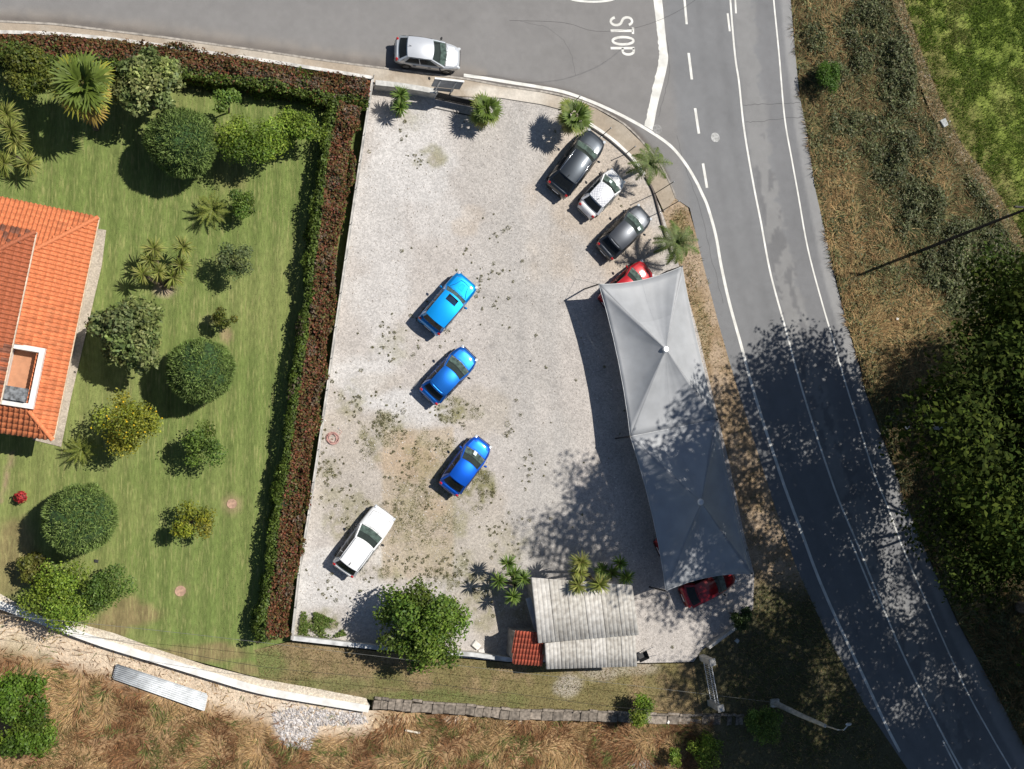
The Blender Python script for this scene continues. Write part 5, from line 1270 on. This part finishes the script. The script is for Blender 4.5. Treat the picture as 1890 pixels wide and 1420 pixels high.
# ---------------- tall trees east of the road
TALL=[(.030,.052,.010),(.042,.066,.012),(.055,.078,.015),(.022,.038,.009)]
def tall(label,base,lobes,n,k,seed,size=.30,cols=None):
    """a big roadside tree: one trunk, limbs, and several crown lobes (ground px, ground py, height, radius, flatness)"""
    b=G(base[0],base[1],0); t=thing('roadside_tree',label,'tree',b); Vs=[];Cs=[]; m=MB()
    fork=Vector((0,0,min(l[2] for l in lobes)*.55)); m.tube([(0,0,-.5),(.1,0,fork.z*.5),fork],[.42,.36,.30],9)
    for j,(x,y,h,r,fl) in enumerate(lobes):
        c=G(x,y,0)-b; V,Cc,cl=crown_np((c.x,c.y,h),(r,r,r*fl),int(n*(r/5)**2),k,size,cols or TALL,seed+j*31,.38,low=-.75); Vs.append(V);Cs.append(Cc)
        hub=Vector((c.x,c.y,h-.2*r*fl)); m.tube([fork,fork.lerp(hub,.5)+Vector((0,0,.8)),hub],[.13,.09,.05],6)
        for q in cl[::3]:
            q=Vector(q); m.tube([hub,hub.lerp(q,.55)+Vector((0,0,.3)),q],[.07,.05,.02],4)
    mesh_np('crown',np.concatenate(Vs),4,LEAF_DULL,np.concatenate(Cs),t); m.build('trunk',BARK,t)
tall('huge dark tree at the right edge overhanging the road bend',(1790,700),[(1632,612,12.5,4.7,.8),(1568,700,19.0,5.6,.8),(1432,790,20.0,5.4,.8),(1700,690,10.5,3.8,.9),(1840,655,11.0,4.6,.8),(1870,790,11.0,4.6,.8)],10500,34,101)
tall('spreading dark tree whose leaves reach over the road edge on the right',(1800,930),[(1655,965,9.5,4.9,1.0),(1700,815,10.0,3.8,1.0),(1560,900,17.0,4.6,.8),(1640,785,12.0,4.2,.8),(1900,930,12.0,4.8,.8)],12500,34,103)
tall('tall tree at the right edge with sunlit leaves at lower right',(1880,1120),[(1790,1110,12.5,4.9,.9),(1640,1075,20.0,5.2,.8),(1730,1000,15.0,4.4,.8),(1690,1172,16.0,4.8,.8)],10000,32,104,.28,[(.06,.11,.018),(.08,.135,.022),(.04,.07,.013)])
tall('tall roadside tree beyond the lower right corner',(1960,1330),[(1860,1290,13.0,5.0,.8),(1700,1290,20.0,5.2,.8),(1900,1180,12.0,5.0,.8),(1960,1340,12.0,5.0,.8),(1650,1205,20.0,4.8,.8),(1800,1400,12.0,4.6,.8),(1930,1030,12.0,5.0,.8),(2010,1110,12.0,5.0,.8),(2040,1250,12.0,5.0,.8),(1748,1255,12.0,4.0,.8)],10000,32,105)
# ================================================================== small things and ground cover
def pts_in(ppx,n,z,seed,dens=None):
    rg=np.random.default_rng(seed); w=GP(ppx,z); xs=[p.x for p in w]; ys=[p.y for p in w]; poly=[(p.x,p.y) for p in w]; out=[]; tot=0; it=0
    while tot<n and it<60:
        x=rg.uniform(min(xs),max(xs),n); y=rg.uniform(min(ys),max(ys),n); m=inpoly(x,y,poly); x=x[m];y=y[m]
        q=PX(np.column_stack([x,y,np.full(len(x),z)]))
        ok=(q[:,0]>-60)&(q[:,0]<1960)&(q[:,1]>-60)&(q[:,1]<1490)
        if dens is not None: ok&=rg.random(len(x))<dens(q[:,0],q[:,1],x,y)
        out.append(np.column_stack([x,y,q])[ok]); tot+=ok.sum(); it+=1
    return np.concatenate(out)[:n]
def strands(name,D,z,L,w,cols,seed,lie=(.15,.9),m=None,colf=None,drift=None):
    """thin blades as single triangles"""
    n=len(D); rg=np.random.default_rng(seed); az=rg.uniform(0,2*math.pi,n) if drift is None else drift(D)+rg.normal(0,.5,n)
    el=rg.uniform(lie[0],lie[1],n); d=np.stack([np.cos(el)*np.cos(az),np.cos(el)*np.sin(az),np.sin(el)],1); S=np.stack([-np.sin(az),np.cos(az),np.zeros(n)],1)
    b=np.column_stack([D[:,0],D[:,1],z if np.ndim(z) else np.full(n,z)]); ln=rg.uniform(L[0],L[1],n)[:,None]; ww=(rg.uniform(.7,1.3,n)*w)[:,None]
    V=np.stack([b-S*ww*.5,b+S*ww*.5,b+d*ln],1).reshape(-1,3)
    c=pal(n,cols,.28) if colf is None else colf(D,rg)
    o=mesh_np(name,V,3,m or DRY,c); o['kind']='stuff'; return o
TAN=[(.42,.28,.13),(.34,.21,.10),(.50,.36,.19)]; BRN=[(.22,.13,.065),(.16,.09,.045),(.28,.17,.085)]; SCR=[(.12,.14,.06),(.17,.18,.08),(.085,.10,.045),(.20,.20,.10)]
def mixcol(a,b,t,rg):
    k=rg.random(len(t))<t; return np.where(k[:,None],b,a)
# dry bank
def bank_cf(D,rg):
    t=np.clip(BANK_TAN(D[:,2],D[:,3])*(.4+fbm(D[:,0]*.5,D[:,1]*.5,93)),0,1); c=mixcol(pal(len(D),BRN+SCR,.3),pal(len(D),TAN,.3),t*.9,rg)
    return mixcol(c,pal(len(D),SCR,.3),np.clip(BANK_GREEN(D[:,2],D[:,3])*.55,0,.8),rg)
D=pts_in(BANK,75000,0,201,lambda px,py,x,y:.35+.65*fbm(x*.8,y*.8,205)); zb_=bank_h(D[:,0],D[:,1])-.02
strands('dry_bank_grass',D,zb_,(.25,.85),.045,TAN,202,(.08,.9),colf=bank_cf,drift=lambda D:fbm(D[:,0]*.35,D[:,1]*.35,207,2)*14)
# scrub and bramble mass on the bank
def scrub(name,ppx,n,z,seed,dens,hmax,cols,size):
    D=pts_in(ppx,n,z,seed,dens); rg=np.random.default_rng(seed+1)
    g=BANK_GREEN(D[:,2],D[:,3]); hm=np.clip(fbm(D[:,0]*.9,D[:,1]*.9,seed+5,4)-.25,0,1)*hmax*2*(.35+g)
    z0=bank_h(D[:,0],D[:,1])+hm*rg.uniform(.55,1.05,len(D))
    P=np.column_stack([D[:,0],D[:,1],z0]); N=unit(rg.normal(0,.6,(len(D),3))+np.array([0,0,.8]))
    c=pal(len(D),cols,.3)*(.7+.7*fbm(D[:,0]*.7,D[:,1]*.7,seed+9)[:,None])
    o=mesh_np(name,leaves_np(P,N,rg.uniform(.10,.26,len(D)),.5),4,LEAF,c); o['kind']='stuff'
scrub('scrub',BANK,72000,0,211,lambda px,py,x,y:np.clip(.16*sstep(.45,.6,fbm(x*.7,y*.7,217))+BANK_GREEN(px,py)*.85*(.35+fbm(x*.8,y*.8,219)),.05,1),.75,[(.12,.145,.065),(.16,.18,.09),(.085,.105,.05),(.17,.20,.075),(.21,.19,.10)],.2)
# field grass tufts
def field_cf(D,rg):
    t=sstep(.4,.65,fbm(D[:,0]*.5,D[:,1]*.5,111)); c=mixcol(pal(len(D),[(.15,.22,.03),(.19,.27,.04),(.11,.16,.025)],.3),pal(len(D),[(.22,.25,.06),(.28,.27,.09)],.25),t*.5,rg)
    return c
D=pts_in(FIELD,45000,0,221,lambda px,py,x,y:.1+.9*sstep(.35,.6,fbm(x*1.6,y*1.6,223)))
strands('field_grass',D,.04,(.18,.45),.06,TAN,224,(.3,1.3),LEAF,field_cf)
# track stones and tufts
D=pts_in(TRACK,9000,.1,226); strands('track_grass',D,.1,(.12,.4),.045,TAN,227,(.2,1.2),LEAF,lambda D,rg:mixcol(pal(len(D),SCR,.3),pal(len(D),TAN,.3),np.full(len(D),.45),rg))
# dry field south
def south_cf(D,rg):
    t=sstep(.40,.60,fbm(D[:,0]*.6,D[:,1]*.6,73)); c=mixcol(pal(len(D),TAN,.3),pal(len(D),[(.24,.13,.065),(.30,.15,.07),(.18,.10,.05)],.3),t,rg)
    return mixcol(c,pal(len(D),[(.12,.16,.045),(.17,.19,.06)],.3),np.where(fbm(D[:,0]*1.3,D[:,1]*1.3,233)>.62,.6,.04),rg)
def south_d(px,py,x,y):
    e=np.interp(px,[0,200,400,560,690,720],[1205,1255,1315,1370,1350,1318]); return sstep(-12,25,py-e)*(.35+.65*fbm(x*.9,y*.9,231))+.05
D=pts_in(SOUTH,55000,ZS,231,south_d); strands('dry_field_grass',D,south_h(D[:,0],D[:,1])+ZS-.02,(.2,.7),.04,TAN,232,(.08,.9),colf=south_cf,drift=lambda D:fbm(D[:,0]*.4,D[:,1]*.4,237,2)*14)
# grass strip, verge and lawn edges
D=pts_in(STRIP,16000,0,241,lambda px,py,x,y:.3+.7*fbm(x,y,243)); strands('strip_grass',D,-.01,(.06,.2),.03,TAN,242,(.3,1.2),LEAF,lambda D,rg:mixcol(pal(len(D),[(.16,.17,.055),(.22,.20,.08)],.3),pal(len(D),[(.30,.22,.11),(.24,.16,.08)],.3),np.full(len(D),.5),rg))
def verge_d(px,py,x,y): return np.clip(.10+.9*blob(px,py,[(1254,430,20,55,1.),(1275,520,14,60,.6),(1295,660,16,120,.55),(1470,1200,140,130,.8),(1420,1130,60,60,.7),(1500,1330,120,100,.8)],7)+.25*(fbm(x*2,y*2,253)>.62),0,1)
D=pts_in(VERGE,16000,0,251,verge_d); strands('verge_weeds',D,.0,(.1,.4),.04,TAN,252,(.2,1.2),DRY,lambda D,rg:mixcol(pal(len(D),[(.26,.19,.09),(.33,.22,.11)],.3),pal(len(D),[(.10,.12,.04),(.15,.16,.06)],.3),.35+.4*sstep(1000,1150,D[:,3]),rg))
D=pts_in(LAWN,30000,0,261,lambda px,py,x,y:.5+.5*fbm(x*.9,y*.9,263)); strands('lawn_blades',D,-.01,(.05,.12),.022,TAN,262,(.4,1.4),LEAF,lambda D,rg:pal(len(D),[(.17,.22,.07),(.24,.27,.10),(.12,.17,.05),(.33,.31,.15)],.25))
# weeds growing through the gravel
rg=np.random.default_rng(271)
def weed_d(px,py,x,y):
    a=blob(px,py,[(730,640,60,60,.9),(690,700,60,60,.7),(840,755,60,30,1.),(640,740,40,60,.7),(690,830,40,80,.9),(600,870,40,100,.7),(660,960,70,80,.7),(780,900,110,120,.55),(890,900,40,60,1.),(770,1050,110,30,.9),(880,1030,60,80,.6),(620,1110,60,60,.9),(690,1110,60,50,.9),(780,230,50,30,.5),(800,290,50,25,.9),(900,520,60,120,.22),(860,610,40,30,.5),(720,610,30,25,.6),(960,800,40,90,.3),(940,990,60,50,.5)],273,.7,.03)
    return np.clip(a*1.3*sstep(.46,.62,fbm(x*.9,y*.9,277))+.012,0,1)
D=pts_in(LOT,620,0,272,weed_d); Vs=[];Cs=[]
for (x,y,px,py) in D:
    r=(.03+.11*rg.random()**1.7)*(1.5 if rg.random()<.12 else 1); k=int(10+r*150); a=rg.uniform(0,6.28,k); rr=r*np.sqrt(rg.random(k))
    P=np.column_stack([x+rr*np.cos(a),y+rr*np.sin(a),.04+rg.uniform(0,.6,k)*r]); N=unit(rg.normal(0,.5,(k,3))+np.array([0,0,.8]))
    Vs.append(leaves_np(P,N,rg.uniform(.04,.10,k),.5)); Cs.append(pal(k,[(.17,.18,.085),(.22,.21,.10),(.13,.14,.07),(.26,.21,.12)],.25))
o=mesh_np('weeds',np.concatenate(Vs),4,LEAF,np.concatenate(Cs)); o['kind']='stuff'
# moss and low turf patches on the lot
def moss_d(px,py,x,y): return blob(px,py,[(882,900,36,44,1.),(800,860,70,80,.6),(840,760,65,26,.9),(775,960,60,60,.5),(790,1058,90,14,.9),(690,820,25,45,.8),(600,870,16,16,1.),(700,1056,40,12,1.),(590,1152,50,18,1.),(845,1060,40,25,.8),(720,800,40,40,.5)],33,.75,.03)*sstep(.42,.6,fbm(x*2.2,y*2.2,281))
D=pts_in(LOT,14000,0,281,moss_d); strands('lot_turf',D,.025,(.04,.13),.03,TAN,282,(.2,1.3),LEAF,lambda D,rg:pal(len(D),[(.20,.19,.075),(.15,.17,.05),(.27,.22,.10),(.12,.14,.045)],.25))
# loose stones on the gravel
def stones(name,ppx,n,z,seed,s,cols,dens=None,hf=None):
    D=pts_in(ppx,n,z,seed,dens); rg=np.random.default_rng(seed); n=len(D)
    O=np.array([(1,0,0),(0,1,0),(-1,0,0),(0,-1,0),(0,0,1)],float); T=[(0,1,4),(1,2,4),(2,3,4),(3,0,4)]
    sz=rg.uniform(s[0],s[1],n)*(rg.random(n)**1.5*.8+.5); an=rg.uniform(0,6.28,n); ca,sa=np.cos(an),np.sin(an)
    pts=O[None]*np.stack([sz,sz*rg.uniform(.6,1,n),sz*rg.uniform(.5,.9,n)],1)[:,None]; x=pts[...,0]*ca[:,None]-pts[...,1]*sa[:,None]; y=pts[...,0]*sa[:,None]+pts[...,1]*ca[:,None]
    zz=z+(hf(D[:,0],D[:,1]) if hf else 0)
    P=np.stack([x+D[:,0:1],y+D[:,1:2],pts[...,2]+(zz[:,None] if np.ndim(zz) else zz)-.005],2)
    V=np.stack([P[:,t] for t in T],1).reshape(-1,3); c=np.repeat(pal(n,cols,.16),4,0)
    o=mesh_np(name,V,3,STONE,c); o['kind']='stuff'; return o
STONE=ground_mat('stone',.05,8,.1,20,.9,0)
stones('gravel_stones',LOT,26000,.03,291,(.025,.06),[(.50,.46,.42),(.60,.57,.54),(.38,.34,.30)],lambda px,py,x,y:.25+.75*fbm(x*1.2,y*1.2,293))
stones('rubble',[(500,1315),(560,1305),(670,1318),(680,1336),(590,1340),(570,1385),(520,1378)],1500,ZS,295,(.05,.15),[(.50,.47,.45),(.60,.57,.56),(.40,.36,.33)],None,south_h)
stones('track_stones',TRACK,450,.11,297,(.04,.12),[(.45,.40,.33),(.55,.50,.44)])
stones('field_stones',[(20,1150),(700,1330),(700,1350),(450,1310),(200,1240),(20,1180)],900,ZS,299,(.03,.09),[(.55,.42,.30),(.66,.55,.42)],None,south_h)
# stack of corrugated metal sheets in the dry field
z=ZS+.28; A,B,Cc_,Dd=G(216,1228,z),G(382,1283,z),G(376,1311,z),G(209,1252,z)
b=(A+Cc_)/2; b.z=ZS; ms=thing('sheet_stack','stack of long corrugated metal sheets lying on the bare soil','metal sheets',b)
MS=[mat('zinc_sheet_%d'%i,c,.55,.1,var=.1,vscale=2) for i,c in enumerate([(.62,.64,.65),(.70,.71,.71),(.54,.57,.60)])]
for i in range(4):
    sh=Vector((.06*math.sin(i*2.1),.05*math.cos(i*3.0),0)); P=[]; nn=42
    for r in range(2):
        row=[]
        for k in range(nn+1):
            f=k/nn; p=(A.lerp(Dd,f)).lerp(B.lerp(Cc_,f),r)-b+sh; p.z=.16+i*.035+.022*math.cos(2*math.pi*k/6); row.append(p)
        P.append(row)
    m=MB(); m.grid(P); o=m.build('metal_sheet',MS[i%3],ms,True); md=o.modifiers.new('thick','SOLIDIFY'); md.thickness=.006
for f in (.04,.5,.95):
    p=A.lerp(B,f)-b; q=Dd.lerp(Cc_,f)-b; m=MB(); d=(B-A).normalized(); m.wall([Vector((p.x,p.y,0)),Vector((q.x,q.y,0))],.10,-.15,.135); m.build('batten',mat('batten_wood',(.25,.18,.11),.9),ms)
# coiled garden hose
c=G(612,811,.03); hz=thing('garden_hose','coiled pale red garden hose on the gravel by the hedge wall','hose',c); m=MB(); pts=[]; r_=random.Random(2)
for i in range(150):
    a=i*.19*1.9; rr=.30+.10*math.sin(i*.37)+.06*math.sin(i*.11); pts.append((rr*math.cos(a)+.05*math.sin(i*.05),rr*math.sin(a),.02+.0008*i))
m.tube(pts+[(.45,.25,.05),(.60,.45,.02),(.42,.62,.02)],.012,5); m.build('coil',mat('hose_red',(.60,.33,.29),.6),hz,True)
m=MB(); m.tube([(.42,.62,.02),(.36,.70,.02)],.024,6); m.build('nozzle',STEEL,hz)
# red flower pot on the lawn
c=G(42,917,0); fp=thing('flower_pot','pot of red flowers standing on the lawn at the left edge','flower pot',c)
m=MB(); m.tube([(0,0,0),(0,0,.42),(0,0,.45)],[.16,.23,.25],14); m.build('pot',mat('clay_pot',(.40,.13,.07),.8),fp)
n=260; d=unit(RNG.normal(size=(n,3))); d[:,2]=np.abs(d[:,2]); P=d*RNG.uniform(.15,.36,(n,1))+np.array([0,0,.5]); 
mesh_np('flowers',leaves_np(P,unit(d+np.array([0,0,.6])),RNG.uniform(.08,.15,n),.8),4,LEAF,pal(n,[(.42,.03,.03),(.50,.05,.05),(.30,.03,.03)],.2),fp)
n=160; P=unit(RNG.normal(size=(n,3)))*RNG.uniform(.1,.3,(n,1))+np.array([0,0,.48]); mesh_np('leaves',leaves_np(P,unit(RNG.normal(size=(n,3))+np.array([0,0,1])),RNG.uniform(.08,.14,n)),4,LEAF,pal(n,GREEN_D,.2),fp)
# round clay covers in the lawn
M_CL=mat('clay_cover',(.42,.27,.19),.9,var=.12,vscale=6,bump=.3)
disc('inspection_cover',428,930,.28,.01,M_CL,'round clay cover in the lawn near the long hedge','cover',.03)
disc('inspection_cover',333,1091,.30,.01,M_CL,'round clay cover at the lower edge of the lawn','cover',.03)
# bits of rubbish and stones
def litter(px,py,s,label,col,z=0):
    c=G(px,py,z); t=thing('stone_block',label,'stone',c,random.Random(px).uniform(0,3)); rr=random.Random(py); m=MB()
    V=[(x*s*rr.uniform(.7,1.1),y*s*rr.uniform(.5,.9),zz*s*rr.uniform(.5,.8)) for zz in (0,1) for (x,y) in ((-1,-1),(1,-1),(1,1),(-1,1))]
    m.add(V,[(3,2,1,0),(4,5,6,7),(0,1,5,4),(1,2,6,5),(2,3,7,6),(3,0,4,7)]); o=m.build('block',mat('block_%d'%int(col[0]*100),col,.8,var=.1),t); bv=o.modifiers.new('bevel','BEVEL'); bv.width=s*.15; bv.segments=2
litter(1673,788,.17,'small white block on the shaded bank beside the road',(.70,.72,.74),.1)
litter(1656,589,.11,'small white stone on the dry bank',(.66,.63,.58),.1)
litter(1233,1333,.12,'small white stone beside the bush on the old stone edging',(.68,.66,.62))
litter(1360,1183,.16,'pale flat block in the shaded grass near the corner wall',(.45,.47,.46))
litter(878,1190,.26,'white rubble block behind the tree at the south wall',(.66,.64,.62))
litter(888,1202,.22,'broken white lump beside the rubble block at the south wall',(.60,.57,.54))
litter(1740,228,.30,'grey boulder beside the stony track',(.36,.38,.38),.1)
litter(178,1036,.12,'small dark stone on the lower lawn',(.03,.03,.03))
p0,p1=G(748,1348,ZS+.08),G(775,1353,ZS+.08); pl=thing('plank','pale plank lying in the dry grass at the bottom','plank',Vector((p0.x,p0.y,ZS)))
m=MB(); m.wall([Vector((0,0,0)),p1-p0],.10,.05,.12); m.build('board',mat('pale_wood',(.60,.54,.44),.8,var=.15,vscale=8),pl)
# concrete manhole chamber hidden in the shaded scrub on the right
c=G(1735,783,.2); cb=thing('concrete_box','grey weathered concrete chamber in the shaded scrub','concrete chamber',Vector((c.x,c.y,0)),.05)
m=MB(); m.box(-.85,.85,-.38,.38,-.2,.45); m.build('chamber',CONC,cb); m=MB(); m.box(-.95,.95,-.46,.46,.45,.53); m.build('lid',M_MAN2,cb)
# tools leaning at the shed's east side
c=G(1181,1209,0); wb_=thing('barrow','dark wheelbarrow parked against the east wall of the shed','wheelbarrow',c,.4)
m=MB(); m.add([(-.35,-.25,.55),(.35,-.28,.60),(.35,.28,.60),(-.35,.25,.55),(-.2,-.14,.28),(.2,-.16,.28),(.2,.16,.28),(-.2,.14,.28)],[(4,5,6,7),(0,4,7,3),(1,2,6,5),(0,1,5,4),(3,7,6,2)]); m.build('tray',BLACKM,wb_)
m=MB(); m.tube([(-.5,0,.18),(-.5,.001,.18)],.18,12); m.ell((-.48,0,.18),(.18,.05,.18),12,6); m.build('wheel',TYRE,wb_)
for s in (1,-1):
    m=MB(); m.tube([(-.5,s*.06,.18),(.1,s*.2,.3),(.85,s*.28,.62)],.018,5); m.build('handle',STEEL,wb_)
    m=MB(); m.tube([(.25,s*.2,.3),(.3,s*.22,0)],.018,5); m.build('leg',STEEL,wb_)

# green weeds in the inner south west corner of the lot
D=pts_in([(556,1128),(585,1130),(622,1146),(640,1172),(600,1180),(550,1172)],2600,0,311,lambda px,py,x,y:sstep(.3,.55,fbm(x*1.5,y*1.5,313))); r5=np.random.default_rng(312)
P=np.column_stack([D[:,0],D[:,1],.04+r5.uniform(0,.22,len(D))]); o=mesh_np('corner_weeds',leaves_np(P,unit(r5.normal(0,.5,(len(D),3))+np.array([0,0,.8])),r5.uniform(.06,.15,len(D)),.5),4,LEAF,pal(len(D),[(.11,.19,.03),(.16,.24,.045),(.20,.22,.07)],.25)); o['kind']='stuff'
